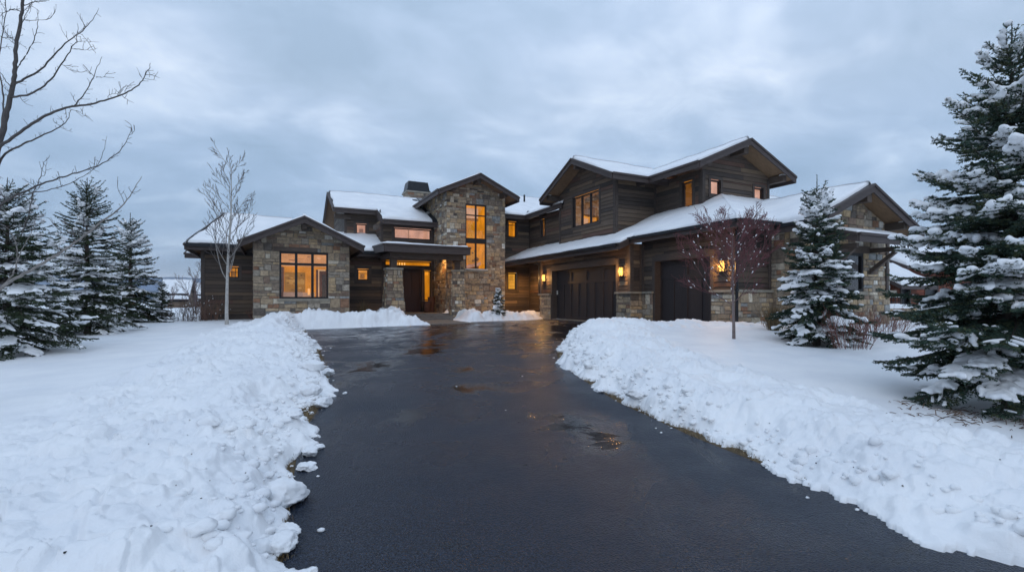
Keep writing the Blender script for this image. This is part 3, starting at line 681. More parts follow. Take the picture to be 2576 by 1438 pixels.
b.box(12.33, 12.5, 14.93, 15.93, *Z); b.box(12.5, 13.0, 14.93, 15.1, *Z); b.box(12.90, 13.06, 14.38, 14.93, Z[0]+.001, Z[1]-.001); hp(b, 'wainscot_cap', 'capstone')
b = MB(); b.box(12.33, 12.5, 21.17, 22.36, *Z); hp(b, 'wainscot_cap', 'capstone')
b = MB(); b.box(12.90, 13.06, 10.58, 11.63, *Z); b.box(13.06, 14.78, 10.58, 10.73, *Z); hp(b, 'wainscot_cap', 'capstone')
board(f, 15.08, 15.24, 1.3, 3.2); board(f2, 12.46, 12.60, 1.3, 3.2); board(f2, 12.93, 13.05, 1.3, 3.2, .04)
board(f3, 14.95, 15.09, 1.3, 3.2); board(f3, 10.70, 10.85, 1.3, 3.3); board(f4, 13.02, 13.16, 1.3, 3.3); board(f, 22.16, 22.3, 1.3, 3.2)
board(f4, 14.6, 14.74, 1.3, 3.3)
def garage_door(fr, a, b_, zt, ntop, nlow):
    D = MB(); fr.box(D, a, b_, -.05, zt, -.32, -.28); o = hp(D, 'garage_door', 'garage')
    R = MB(); r = .085; zr = zt*.745
    for (u0, u1, v0, v1) in ((a, b_, 0, .17), (a, b_, zr-.07, zr+.07), (a, b_, zt-.13, zt)): fr.box(R, u0, u1, v0, v1, -.281, -.245)
    for k in range(ntop+1):
        x = a+(b_-a)*k/ntop; x0 = max(a, x-r/2-.01); x1 = min(b_, x+r/2+.01); fr.box(R, x0, x1, zr+.07, zt-.13, -.281, -.247)
    for k in range(nlow+1):
        x = a+(b_-a)*k/nlow; x0 = max(a, x-r/2); x1 = min(b_, x+r/2); fr.box(R, x0, x1, .17, zr-.07, -.281, -.247)
    hp(R, 'door_rails', 'garage', o)
    T_ = MB(); fr.box(T_, a-.14, a, -.1, zt+.22, -.02, .05); fr.box(T_, b_, b_+.14, -.1, zt+.22, -.02, .05); fr.box(T_, a, b_, zt, zt+.26, -.02, .055)
    fr.box(T_, a-.005, a, -.1, zt, -.33, -.02); fr.box(T_, b_, b_+.005, -.1, zt, -.33, -.02); fr.box(T_, a, b_, zt, zt+.02, -.33, -.02)
    hp(T_, 'door_trim', 'trim', o)
    S = MB(); fr.box(S, a, b_, -.06, .03, -.34, .02); hp(S, 'threshold', 'capstone', o)
garage_door(f, 15.98, 21.12, 2.44, 4, 8); garage_door(f3, 11.68, 14.32, 2.44, 2, 4)
b = MB(); fk = FX(12.5); fk.box(b, 21.0, 21.07, 1.25, 1.45, -.24, -.20); hp(b, 'keypad', 'plastic')
b = MB(); b.cyl(12.88, 10.52, -.2, 3.2, .05, n=10); b.box(12.83, 12.93, 10.47, 10.57, 2.4, 2.45); b.box(12.83, 12.93, 10.47, 10.57, 1.25, 1.3); hp(b, 'downspout', 'metal')
b = MB(); b.beam((12.0, 22.6, 3.08), (12.55, 22.45, 2.85), (0, 1, 0), .07, .07); b.cyl(12.42, 22.42, 1.3, 2.9, .04, n=8); hp(b, 'downspout', 'metal')
# lower roof over the garages
kz = .44; zP1 = pl(3.42, kz, 12.46); zP2 = pl(3.42, 0, 0, kz, 10.13)
roof([dict(q=[(12.46, 10.13), (12.46, 15.1), (17.43, 15.1), (17.42, 15.09)], zf=zP1, e=('g', None, None, None)),
      dict(q=[(11.9, 15.1), (11.9, 26.28), (15.68, 26.28), (15.7, 15.1)], zf=zP1, e=('g', None, None, 'f'), fall=(0, 0, 0, 0), ins=(.02, .02, .02, .02)),
      dict(q=[(12.46, 10.13), (20.0, 10.13), (24.0, 16.1), (18.43, 16.1)], zf=zP2, e=('g', None, None, None)),
      dict(q=[(18.43, 16.1), (24, 16.1), (24, 20), (18.43, 20)], zf=pl(zP2(0, 16.1), 0, 0, -kz, 16.1), e=(None, None, None, None)),
      dict(q=[(12.46, 15.1), (16, 15.1), (16, 14.6), (12.46, 14.6)], zf=zP1, e=(None,)*4, snow=False)], T=.10, name='garage_roof')
# ============ stone wing with gable at the right
f = FY(9.65); qx, qz = 17.22, 4.70
def qtop(x): return qz-.445*abs(x-qx)-.13
hs = [(16.35, 18.02, zY(2140, 733, 9.65), zY(2140, 634, 9.65))]
BIG = STONE
wall('stone_wall', f, [(14.75, -.4), (19.6, -.4), (19.6, qtop(19.6)), (qx, qtop(qx)), (14.75, qtop(14.75))], hs, 'stone', tint=1.05)
window(f, *hs[0], (.42,), (), COOL, 0, 1.0, bar=.09, sash=.08, head=(.2, .25, .22))
wall('stone_wall', FX(14.75), rect(9.65, 10.73, -.4, 3.3), [], 'stone')
wall('side_wall', Frame('X+', 19.6), rect(9.65, 14.0, -.4, 3.3), [], 'wood')
board(f, 19.30, 19.44, 1.3, 3.3, .07); b = MB(); f.box(b, 19.05, 19.75, 1.22, 1.31, 0, .16); hp(b, 'wainscot_cap', 'capstone')
gable('y', qx, 3.08, qz, .445, 8.95, 13.6, T=.14, eL='g')
outlooker(f, qx, qz-.26, .62, w=.26, h=.3); outlooker(f, 19.35, qtop(19.35)+.02, .62)
cz1 = 3.0
roof([dict(q=[(15.7, 8.55), (18.72, 8.55), (18.72, 9.62), (15.7, 9.62)], zf=pl(cz1, 0, 0, .28, 8.55), e=('f', 'f', None, 'f'))], T=.09, fh=.27, name='window_canopy')
for bx in (16.05, 18.35):
    b = MB(); b.box(bx-.07, bx+.07, 8.75, 9.66, cz1-.42, cz1-.27)
    b.hexa([(bx-.06, 9.60, 1.85), (bx+.06, 9.60, 1.85), (bx+.06, 9.60, 2.03), (bx-.06, 9.60, 2.03), (bx-.06, 8.80, cz1-.46), (bx+.06, 8.80, cz1-.46), (bx+.06, 8.92, cz1-.42), (bx-.06, 8.92, cz1-.42)])
    hp(b, 'canopy_bracket', 'beam')
# ============ upper box A (gable to the left) and B (gable to the road)
f = FX(13.4); ay, az = 19.5, 7.72
def atop(y): return az-K*abs(y-ay)-.13
u0, u1 = yOn(1508, 13.4), yOn(1442, 13.4)
hs = [(u0, u1, zX(1475, 565, 13.4), zX(1475, 486.5, 13.4))]
wall('siding_wall', f, [(17.2, 3.5), (21.9, 3.5), (21.9, atop(21.9)), (ay, atop(ay)), (17.2, atop(17.2))], hs, 'wood')
def decoA(r, fr, a, b, c, d, e):
    w = b-a; h = d-c
    def rc(u0, u1, v0, v1, dd, col): r.poly([fr(a+w*u0, c+h*v0, dd), fr(a+w*u1, c+h*v0, dd), fr(a+w*u1, c+h*v1, dd), fr(a+w*u0, c+h*v1, dd)], col)
    rc(0, .42, 0, 1, e+.25, (.82, .42, .28)); rc(.75, 1, 0, .72, e+.3, (.30, .10, .02)); rc(.8, .96, .05, .62, e+.32, (.75, .30, .04)); rc(.45, .6, .3, .7, e+.1, (.55, .2, .01))
    rc(0, 1, .86, 1, e+.5, (.35, .22, .15))
window(f, *hs[0], (.335, .665), (), AMBER, .12, 1.1, bar=.07, deco=decoA)
wall('siding_wall', FY(17.2), rect(13.4, 15.7, 3.6, 6.35), [], 'wood')
wall('side_wall', Frame('Y+', 21.9), rect(13.4, 17.0, 3.6, 6.35), [], 'wood')
board(f, 17.18, 17.34, 3.9, 6.3); board(FY(17.2), 13.36, 13.5, 3.9, 6.3); board(f, 21.77, 21.9, 3.9, 6.3); board(FY(17.2), 15.57, 15.69, 4.6, 6.3, .04)
gable('x', ay, 3.1, az, K, 12.6, 17.5, T=.12)
for yy in (ay, 16.95, 22.05): outlooker(f, yy, (az-.24) if yy == ay else atop(yy)+.02, .66, back=.3)
f = FX(15.7)
hs = [(yOn(1743, 15.7), yOn(1717, 15.7), zX(1730, 521, 15.7), zX(1730, 456, 15.7))]
wall('siding_wall', f, rect(14.5, 17.2, 4.2, 6.35), hs, 'wood')
def decoB(r, fr, a, b, c, d, e):
    w = b-a; h = d-c
    r.poly([fr(a, c, e+.2), fr(a+w*.55, c, e+.2), fr(a+w*.55, c+h*.7, e+.2), fr(a, c+h*.7, e+.2)], (1.15, .62, .14))
    r.poly([fr(a, c+h*.85, e+.3), fr(b, c+h*.85, e+.3), fr(b, d, e+.3), fr(a, d, e+.3)], (.35, .17, .05))
window(f, *hs[0], (), (), ORANGE, .14, .7, deco=decoB)
f = FY(14.5); bx_, bz = 17.45, 7.60
def btop(x): return bz-.44*abs(x-bx_)-.13
hs = [(xOn(1786.5, 14.5), xOn(1812, 14.5), zY(1800, 491, 14.5), zY(1800, 452, 14.5)), (xOn(1896.5, 14.5), xOn(1919.5, 14.5), zY(1908, 504, 14.5), zY(1908, 471.5, 14.5))]
wall('siding_wall', f, [(15.7, 4.3), (19.8, 4.3), (19.8, btop(19.8)), (bx_, btop(bx_)), (15.7, btop(15.7))], hs, 'wood', tint=1.1)
window(f, *hs[0], (), (), PINK, .12, .5)
def shut(r, fr, a, b, c, d, e):
    for k in range(8): r.poly([fr(a, c+.06+k*.07, e+.2), fr(a+(b-a)*.45, c+.06+k*.07, e+.2), fr(a+(b-a)*.45, c+.09+k*.07, e+.2), fr(a, c+.09+k*.07, e+.2)], (.35, .22, .10))
window(f, *hs[1], (), (), PINK, .12, .5, deco=shut)
board(f, 15.68, 15.84, 4.6, 6.3); board(FX(15.7), 14.5, 14.64, 4.6, 6.3); board(f, 19.66, 19.8, 4.6, 6.3)
wall('side_wall', Frame('X+', 19.8), rect(14.5, 22.0, 4.2, 6.35), [], 'wood')
gable('y', bx_, 2.87, bz, .44, 13.6, 22.4, back=True, T=.12)
outlooker(f, bx_, bz-.26, .72, w=.26, h=.3, back=.3); outlooker(f, 15.35, btop(15.35)+.02, .72, w=.24, h=.26); outlooker(f, 19.85, btop(19.85)+.0, .72, w=.24, h=.28)
# ============ wall lanterns
def lantern(x, y, z, label, pow_=52, first=[None]):
    o = empty('wall_lantern', (x, y, z)); tag(o, label, 'wall lamp', 'bronze lanterns on the garage walls')
    parts = []
    def bp_(mb, n, m): parts.append(mb.build(n, M[m], o))
    b = MB(); b.box(-.02, 0, -.09, .09, -.02, .44); bp_(b, 'back_plate', 'bronze')
    b = MB()
    for k in range(5):
        a = math.pi/2+math.pi*k/4; cx, cy = -.05+.11*math.cos(a), .11*math.sin(a); b.box(cx-.008, cx+.008, cy-.008, cy+.008, .0, .38)
    for zz in (0, .36): b.cyl(-.05, 0, zz, zz+.025, .125, n=14)
    b.cyl(-.05, 0, .385, .43, .12, .04, n=14); bp_(b, 'lantern_cage', 'bronze')
    b = MB(); b.cyl(-.05, 0, .03, .355, .075, n=14); bp_(b, 'lantern_glass', 'lampglass')
    b = MB(); b.cyl(-.05, 0, .10, .30, .03, n=10); bp_(b, 'bulb', 'lampcore')
    l = bpy.data.lights.new('lantern_light', 'POINT'); l.energy = pow_; l.color = (1, .52, .16); l.shadow_soft_size = .05
    lo = bpy.data.objects.new('lantern_light', l); lo.location = (x-.22, y, z+.2); COL.objects.link(lo); lo.parent = o; lo.location = (-.22, 0, .2)
lantern(12.48, yOn(1371, 12.5), 1.93, 'small glowing lantern left of the wide garage door, by the side stoop')
lantern(12.48, yOn(1565.5, 12.5), 1.92, 'glowing bronze lantern on the timber pier between the two garage doors')
lantern(13.04, yOn(1819, 13.06), 1.88, 'glowing lantern behind the bare red-twigged sapling', 52)
def soffit_light(x, y, z, e, name, label):
    o = empty('soffit_downlight', (x, y, z)); tag(o, label, 'downlight')
    b = MB(); b.cyl(0, 0, -.03, 0, .075, n=14); b.build('light_can', M['bronze'], o)
    b = MB(); b.cyl(0, 0, -.034, -.031, .055, n=14); b.build('light_lens', M['lampglass'], o)
    l = bpy.data.lights.new('downlight', 'SPOT'); l.energy = e; l.color = (1, .50, .14); l.shadow_soft_size = .05; l.spot_size = math.radians(150); l.spot_blend = .6
    lo = bpy.data.objects.new('downlight', l); COL.objects.link(lo); lo.parent = o; lo.location = (0, 0, -.06)
soffit_light(12.6, 24.6, 3.22, 320, 's', 'recessed light under the eave over the side stoop')
soffit_light(7.55, 24.7, 3.40, 120, 's', 'recessed light in the porch ceiling over the front door')
# pots by the front door
def pot(x, y, z, r, h, label):
    o = empty('clay_pot', (x, y, z)); tag(o, label, 'pot')
    b = MB(); n = 16; prof = [(r*.62, 0), (r*.7, .03), (r*.95, h*.6), (r, h*.9), (r*1.08, h*.92), (r*1.08, h), (r*.9, h), (r*.88, h*.86)]
    for (r0, z0), (r1, z1) in zip(prof, prof[1:]): b.cyl(0, 0, z0, z1, r0, r1, n, cap=False)
    b.cyl(0, 0, 0, .01, r*.6, n=n); b.cyl(0, 0, h*.84, h*.86, r*.86, n=n); b.build('pot_body', M['pot'], o)
pot(7.42, 26.2, .30, .24, .62, 'tall dark clay pot standing beside the front door sidelight')
pot(7.72, 26.35, .30, .20, .85, 'taller narrow clay pot against the stone behind the porch')
# ------------------------------------------------------------------ ground, drive, snow
def zdrive(D): return np.minimum(0.0, -.64+.0374*(np.asarray(D, float)-2.85))
DR = [(-.2, -6), (-1.0, 0), (-1.17, 2), (-1.36, 2.85), (-1.9, 4.2), (-2.33, 5.3), (-2.7, 6.9), (-3.15, 8.3), (-4.0, 10.3), (-5.05, 12.6), (-6.85, 16), (-7.45, 17.4), (-3.65, 19.15)]
LD = lambda X, Y: (X*CA-Y*SA, X*SA+Y*CA)
DR += [LD(5.2, 18.85), LD(7.3, 18.9), LD(7.7, 20.2), LD(11.5, 20.9), LD(12.5, 22.3), LD(12.8, 22.3), LD(12.8, 15.1), LD(13.35, 15.1), LD(13.35, 11.1)]
DR += [(5.2, 15.2), (3.0, 14.9), (1.9, 14.0), (1.2, 12.6), (1.04, 11.2), (1.12, 9.2), (1.5, 6.9), (1.98, 5.4), (2.56, 4.02), (3.12, 2.92), (3.75, 1.8), (5.2, 0), (9, -6)]
WALK = [LD(5.45, 18.6), LD(7.25, 18.6), LD(7.9, 23.5), LD(5.35, 23.5)]
def slabs(x, y, seed):
    """tilted broken plates: each cell its own height and slope, fading to nothing at its rim"""
    i = np.floor(x); j = np.floor(y); b1 = np.full(x.shape, 9.0); b2 = b1.copy(); v = np.zeros(x.shape)
    for di in (-1, 0, 1):
        for dj in (-1, 0, 1):
            a, b = i+di, j+dj; dx = x-(a+_h(a, b, seed)); dy = y-(b+_h(a, b, seed+5)); r = np.hypot(dx, dy)
            hh = _h(a, b, seed+9)*1.2-.3+(_h(a, b, seed+11)-.5)*2.4*dx+(_h(a, b, seed+12)-.5)*2.4*dy
            new = r < b1; b2 = np.where(new, b1, np.minimum(b2, r)); v = np.where(new, hh, v); b1 = np.where(new, r, b1)
    return v*sst(0, .22, b2-b1)
def sdist(L, D, poly):
    """signed distance, positive outside"""
    d = np.full(L.shape, 1e9); ins = np.zeros(L.shape, bool); n = len(poly)
    for i in range(n):
        x0, y0 = poly[i]; x1, y1 = poly[(i+1) % n]; ex, ey = x1-x0, y1-y0
        t = np.clip(((L-x0)*ex+(D-y0)*ey)/(ex*ex+ey*ey), 0, 1)
        d = np.minimum(d, (L-x0-t*ex)**2+(D-y0-t*ey)**2)
        c = ((y0 > D) != (y1 > D)) & (L < (x1-x0)*(D-y0)/(y1-y0+1e-12)+x0); ins ^= c
    d = np.sqrt(d); return np.where(ins, -d, d)
def terrain(L, D):
    X = D*SA+L*CA; Y = D*CA-L*SA
    d0 = np.minimum(sdist(L, D, DR), sdist(L, D, WALK))
    near = sst(40, 10, D)
    zd = zdrive(D)
    right = sst(-.6, .6, L-np.interp(D, [0, 8, 14, 18], [1, 0, .5, -9]))*(D < 40)
    zl = zd+.12-.006*np.clip(-L-3, 0, 12)
    zr = -.30+.075*(np.clip(D, 0, 14)-6.4); zr = np.minimum(zr, .20)
    farr = sst(15.2, 17.5, D)
    base = zl*(1-right)+zr*right
    base = base*(1-farr)+farr*np.where(L > 0, .10, np.minimum(zl+.06, .08))
    base = base+.05*fbm(X*.25, Y*.25, 3, 3)*sst(0, 3, d0)+.012*fbm(X*.9, Y*3.2, 5, 3)*sst(.5, 2, d0)
    # ploughed banks
    jag = .34*fbm(X*.9, Y*.9, 21, 2)+.20*fbm(X*3.1, Y*3.1, 22, 3)+.06*fbm(X*11, Y*11, 23, 2)
    d = d0+.05-.14*sst(6, 9, D)*(1-sst(16, 18, D))+jag*(1-.4*sst(12, 15, D))
    Hl = np.interp(D, [0, 2, 5, 8, 12, 14, 16, 18], [.12, .13, .16, .18, .20, .24, .30, .28])
    Wl = np.interp(D, [0, 3, 8, 14, 18], [1.9, 1.9, 2.0, 1.7, 1.2])
    Hr = np.interp(D, [0, 3, 7, 10, 11.5, 13, 14.5, 16], [.10, .12, .12, .14, .17, .20, .16, .12])
    Hr = Hr*(1-.75*sst(3.6, 7.5, L)*sst(9.5, 11, D))
    Wr = np.interp(D, [0, 3, 8, 12, 15], [1.5, 1.5, 1.4, 1.3, 1.1])
    isf = sst(17.2, 18.2, D)*(Y > 17)
    Hf = np.where(X < 6.3, .50*sst(6.0, 5.0, X)*(.75+.25*sst(1, 4, X)), (.58-.36*sst(9.0, 12, X))*sst(7.3, 8.3, X)); Wf = np.where(X < 6.3, .85, .75)
    H = Hl*(1-right)+Hr*right; W = Wl*(1-right)+Wr*right
    H = H*(1-isf)+Hf*isf; W = W*(1-isf)+Wf*isf
    rise = sst(0, 1, d/np.minimum(W*.75, 1.0-.3*sst(9, 11, D)))
    fallf = 1-sst(.55, 1.9, d/W)
    mask = fallf*(d > -.05)
    lumpy = sst(0, .3, mask)
    undul = .45+1.0*vnoise(X*.8, Y*.8, 31)
    bank = H*rise*fallf*undul
    rough = lumpy*np.clip(.5+H*1.6, 0, 1.3)*(.17*(billow(X*1.3, Y*1.3, 41, 3)-.25)+.09*lumps(X*2.6, Y*2.6, 42)*sst(.32, .56, vnoise(X*1.1, Y*1.1, 40))+.055*(billow(X*5, Y*5, 43, 2)-.25)+.035*lumps(X*8, Y*8, 44)*sst(.36, .58, vnoise(X*2, Y*2, 46))+.016*fbm(X*13, Y*13, 45, 1))
    rough = rough+lumpy*np.clip(.5+H*1.6, 0, 1.3)*(slabs(X*3.1, Y*3.1, 61)*.075*sst(.35, .6, vnoise(X*.9, Y*.9, 63))+slabs(X*7.5, Y*7.5, 64)*.035)
    rough = rough*sst(0, .25, d)
    # foot holes and dents in the lawn
    z = base+bank+rough
    edge = .05*np.sqrt(np.clip(d/.12, 0, 1))
    lo = zd-.06
    t = np.sqrt(np.clip(d/.75, 0, 1))*sst(0, .3, d)
    z = (zd+edge)*(1-t)+z*t
    z = np.where(d <= 0, lo, z)
    # hollows below the spruces, dents and old footprints
    for (l0, s0, r0, dp) in ((3.45, 4.0, .10, .06), (3.62, 4.1, .07, .05), (-2.95, 3.6, .13, .06), (-2.7, 3.9, .10, .05), (2.9, 5.6, .07, .05), (3.3, 5.9, .07, .05), (3.75, 6.3, .07, .05), (-5.2, 6.2, .10, .05), (-4.1, 5.0, .12, .06), (2.2, 7.6, .12, .06), (-4.9, 8.1, .12, .06),
                             (6.39, 6.2, 1.35, .16), (6.95, 11.0, .9, .10)):
        rr = np.hypot(L-l0, D-s0)/r0; z = z-dp*np.exp(-rr**2*1.3)*(d > .3)
    # slow fall of the land far away
    z = np.where(D > 26, z*sst(60, 26, D)-.3*sst(26, 80, D), z)
    return z, d, mask, right, isf, X, Y
def fan():
    a_in = np.radians(np.arange(-52, 52, .135)); a_out = np.radians(np.arange(52, 308.01, 4.0))
    A = np.concatenate([a_in, a_out])
    r = [.25]
    while r[-1] < 1.6: r.append(r[-1]*1.06)
    while r[-1] < 32: r.append(r[-1]*1.0078)
    while r[-1] < 5000: r.append(r[-1]*1.09)
    return A, np.array(r)
A_, R_ = fan(); aa, rr_ = np.meshgrid(A_, R_)
Lg, Dg = rr_*np.sin(aa), rr_*np.cos(aa)
Zg, dg, mg, rg, fg, Xg, Yg = terrain(Lg, Dg)
Zg = np.where(rr_ > 300, -1.5, Zg)
Pg = np.stack([Xg, Yg, Zg], -1)
du = np.roll(Pg, -1, 1)-np.roll(Pg, 1, 1); dv = np.gradient(Pg, axis=0)
Ng = np.cross(dv, du); Ng /= np.linalg.norm(Ng, axis=-1, keepdims=True)+1e-12; Ng[Ng[..., 2] < 0] *= -1
nr, na = Zg.shape; idx = np.arange(nr*na).reshape(nr, na)
nxt = np.roll(idx, -1, 1)
Fg = np.stack([idx[:-1], nxt[:-1], nxt[1:], idx[1:]], -1).reshape(-1, 4)
Vf = Pg.reshape(-1, 3); Nf = Ng.reshape(-1, 3)
def qv(a): return a.ravel()[Fg].mean(1)
fm, fd, fr_m, fi, fD, fX, fY_, fL = qv(mg), qv(dg), qv(rg), qv(fg), qv(Dg), qv(Xg), qv(Yg), qv(Lg)
isb = (fm > .28) & (fd > -.02) & (fD > .3) & (np.abs(fL) < 14)
lab = np.zeros(len(Fg), int)
lab[isb & (fi < .5) & (fr_m < .5)] = 1
lab[isb & (fi < .5) & (fr_m >= .5)] = 2
lab[isb & (fi >= .5) & (fX < 6.4) & (fX > -1.5)] = 3
lab[isb & (fi >= .5) & (fX >= 6.4) & (fX < 12.4) & (fY_ < 24.6)] = 4
def submesh(name, k, extra=None):
    F = Fg[lab == k]; u, inv = np.unique(F, return_inverse=True); F = inv.reshape(-1, 4)
    V = Vf[u]; o = npmesh(name, V, [F], M['snow'], None, True)
    try: o.data.normals_split_custom_set_from_vertices([tuple(n) for n in Nf[u].tolist()])
    except Exception as ex: print('normals', ex)
    return o
tag(submesh('snowy_ground', 0), kind='structure')
BK = {}
for k, lb in ((1, 'long lumpy ploughed snow bank on the lawn side of the left drive edge'), (2, 'ploughed snow bank curving along the right drive edge'),
              (3, 'snow heap in front of the stone gable and porch column'), (4, 'low pointed snow heap before the tower and side stoop')):
    BK[k] = submesh('snow_bank', k); tag(BK[k], lb, 'snow bank')
# asphalt sheet
rows = np.arange(-6, 25.6, .12)
def bounds(D):
    xs = []
    for i in range(len(DR)):
        (x0, y0), (x1, y1) = DR[i], DR[(i+1) % len(DR)]
        if (y0 > D) != (y1 > D): xs.append(x0+(x1-x0)*(D-y0)/(y1-y0))
    return sorted(xs)
nC = 60; V = []; F = []; pr = None; LDs = []
for D in rows:
    b_ = bounds(D+1e-4)
    if len(b_) < 2: continue
    l0, l1 = b_[0], b_[-1]; base = len(V)
    for c in range(nC+1):
        L = l0+(l1-l0)*c/nC; V.append(wld(L, D, float(zdrive(D)))); LDs.append((L, D))
    if pr is not None:
        for c in range(nC): F.append((pr+c, pr+c+1, base+c+1, base+c))
    pr = base
# how damp the asphalt is: puddles left by meltwater (L, D, half width, half length, amount)
PUD = [(.80, 5.75, .42, .36, .22), (1.02, 5.15, .28, .40, .18), (.50, 6.15, .30, .22, .16), (1.25, 4.75, .2, .3, .12), (-2.75, 9.7, .38, .7, .22), (-2.9, 8.3, .30, .5, .16), (-2.5, 13.2, .7, .9, .18), (-2.2, 11.8, .5, .6, .16), (-.85, 9.3, .5, .8, .14),
       (-.7, 7.7, .55, .35, .15), (-1.15, 6.5, .35, .45, .15), (-1.3, 6.1, .2, .2, .1), (-2.4, 16.5, 1.6, 1.2, .14), (1.5, 15.5, 1.6, .9, .15), (.2, 17.5, 2.5, 1.0, .12), (-1.6, 19.3, 2.0, .7, .12), (2.6, 18.6, 1.4, 1.6, .14), (-4.6, 15.2, 1.0, .8, .10), (.6, 12.5, .5, .8, .10)]
LDs = np.array(LDs); damp = np.full(len(LDs), -.075)
for l_, d_, rl, rd, am in PUD: damp += 1.15*am*np.exp(-((LDs[:, 0]-l_)/rl)**2-((LDs[:, 1]-d_)/rd)**2)
damp += .085*sst(6.5, 13, LDs[:, 1])
damp = np.clip(damp+.0, -.2, .3)
tag(npmesh('driveway', V, [np.array(F)], M['asphalt'], smooth=True, col=np.stack([damp]*3, -1)), kind='structure')
# dead-grass verge between asphalt and snow (4 mm lower sheet)
g = MB()
def verge(pts, w0, w1, sgn):
    for (a, b) in zip(pts, pts[1:]):
        for k in range(4):
            t0, t1 = k/4, (k+1)/4
            P = [(a[0]+(b[0]-a[0])*t, a[1]+(b[1]-a[1])*t) for t in (t0, t1)]
            q = [P[0], P[1], (P[1][0]+sgn*w1, P[1][1]), (P[0][0]+sgn*w1, P[0][1])]
            q = [(l-sgn*w0 if i < 2 else l, d) for i, (l, d) in enumerate(q)]
            g.poly([wld(l, d, float(zdrive(d))-.012) for l, d in q], (.11, .080, .045))
LE = DR[1:12]; RE = DR[-13:-1]
verge(LE, .05, .7, -1); verge(RE, .05, .7, 1)
o = g.build('grass_verge', M['straw']); tag(o, kind='structure')
# paved walk to the porch
b = MB()
for i in range(9):
    for j in range(4):
        x0, y0 = 5.45+j*.5, 18.7+i*.48; w = .48; sh = .0
        c = random.uniform(.8, 1.2)
        b.box(x0, x0+w, y0, y0+.46, -.1, .012+random.uniform(0, .004), (c, c, c))
tag(b.build('stone_walk', M['step']), kind='structure')
# tufts of flattened dead grass
def blades(mbv, mbf, mbc, x, y, z, n, spread, h, lean, pal, w=.004):
    for _ in range(n):
        a = random.uniform(0, 6.283); r = spread*math.sqrt(random.random()); px, py = x+r*math.cos(a), y+r*math.sin(a)
        b_ = random.uniform(0, 6.283); le = h*random.uniform(.5, 1.1); ln = lean*random.uniform(.3, 1)
        dx, dy = math.cos(b_), math.sin(b_); k = len(mbv); col = pick(pal)
        m = (px+dx*le*ln*.5, py+dy*le*ln*.5, z+le*(1-ln*.3)*.6); t = (px+dx*le*ln, py+dy*le*ln, z+le*(1-ln)*1.0+.01)
        mbv += [(px-dy*w, py+dx*w, z), (px+dy*w, py-dx*w, z), (m[0]-dy*w, m[1]+dx*w, m[2]), (m[0]+dy*w, m[1]-dx*w, m[2]), t, t]
        mbf += [(k, k+1, k+3, k+2), (k+2, k+3, k+4, k+4)]; mbc += [col]*6
STRAW = [((.24, .165, .085), 4), ((.17, .115, .06), 3), ((.32, .24, .13), 2), ((.11, .08, .045), 2)]
Vb, Fb, Cb = [], [], []
for (pts, sg) in ((LE, -1), (RE, 1)):
    for (a, b) in zip(pts, pts[1:]):
        n = int(math.hypot(b[0]-a[0], b[1]-a[1])*90)
        for _ in range(n):
            t = random.random(); l = a[0]+(b[0]-a[0])*t+sg*abs(random.gauss(.10, .16)); d = a[1]+(b[1]-a[1])*t
            if d < 1.5: continue
            X, Y, _z = wld(l, d); blades(Vb, Fb, Cb, X, Y, float(zdrive(d))-.008, 6, .05, .07, .97, STRAW, .0018)
Fb_ = [f[:3] if f[2] == f[3] else f for f in Fb]
o = npmesh('dead_grass', Vb, [np.array([f for f in Fb if f[2] != f[3] and (f[3]-f[2]) != 0 and len(set(f)) == 4]), np.array([f[:3] for f in Fb if len(set(f)) == 3])], M['straw'], col=np.array(Cb)); tag(o, kind='stuff')

# snow chunks
def ico(sub):
    import bmesh
    bm = bmesh.new(); bmesh.ops.create_icosphere(bm, subdivisions=sub, radius=1.0)
    v = np.array([p.co[:] for p in bm.verts]); f = np.array([[q.index for q in p.verts] for p in bm.faces]); bm.free(); return v, f
I1, I2, I3, I4 = ico(1), ico(2), ico(3), ico(4)
def rotm(seed):
    q = np.random.default_rng(seed).normal(size=4); q /= np.linalg.norm(q); w, x, y, z = q
    return np.array([[1-2*(y*y+z*z), 2*(x*y-z*w), 2*(x*z+y*w)], [2*(x*y+z*w), 1-2*(x*x+z*z), 2*(y*z-x*w)], [2*(x*z-y*w), 2*(y*z+x*w), 1-2*(x*x+y*y)]])
def clod(seed, T=I3):
    """an angular lump of packed snow, unit size"""
    v = T[0].copy(); rg_ = np.random.default_rng(seed)
    for _ in range(9):
        n = rg_.normal(size=3); n /= np.linalg.norm(n); k = rg_.uniform(.62, .92); s = v@n; v = v-np.outer(np.maximum(s-k, 0)*.97, n)
    nz = .9*fbm(v[:, 0]*2.2+seed, v[:, 1]*2.2+v[:, 2]*1.7, seed % 91, 3)+.55*fbm(v[:, 2]*7+seed, v[:, 0]*6+v[:, 1]*5, seed % 57, 2)
    v = v*(1+.26*nz)[:, None]
    return v@rotm(seed).T
def ground_z(L, D): return float(terrain(np.array([L]), np.array([D]))[0][0])
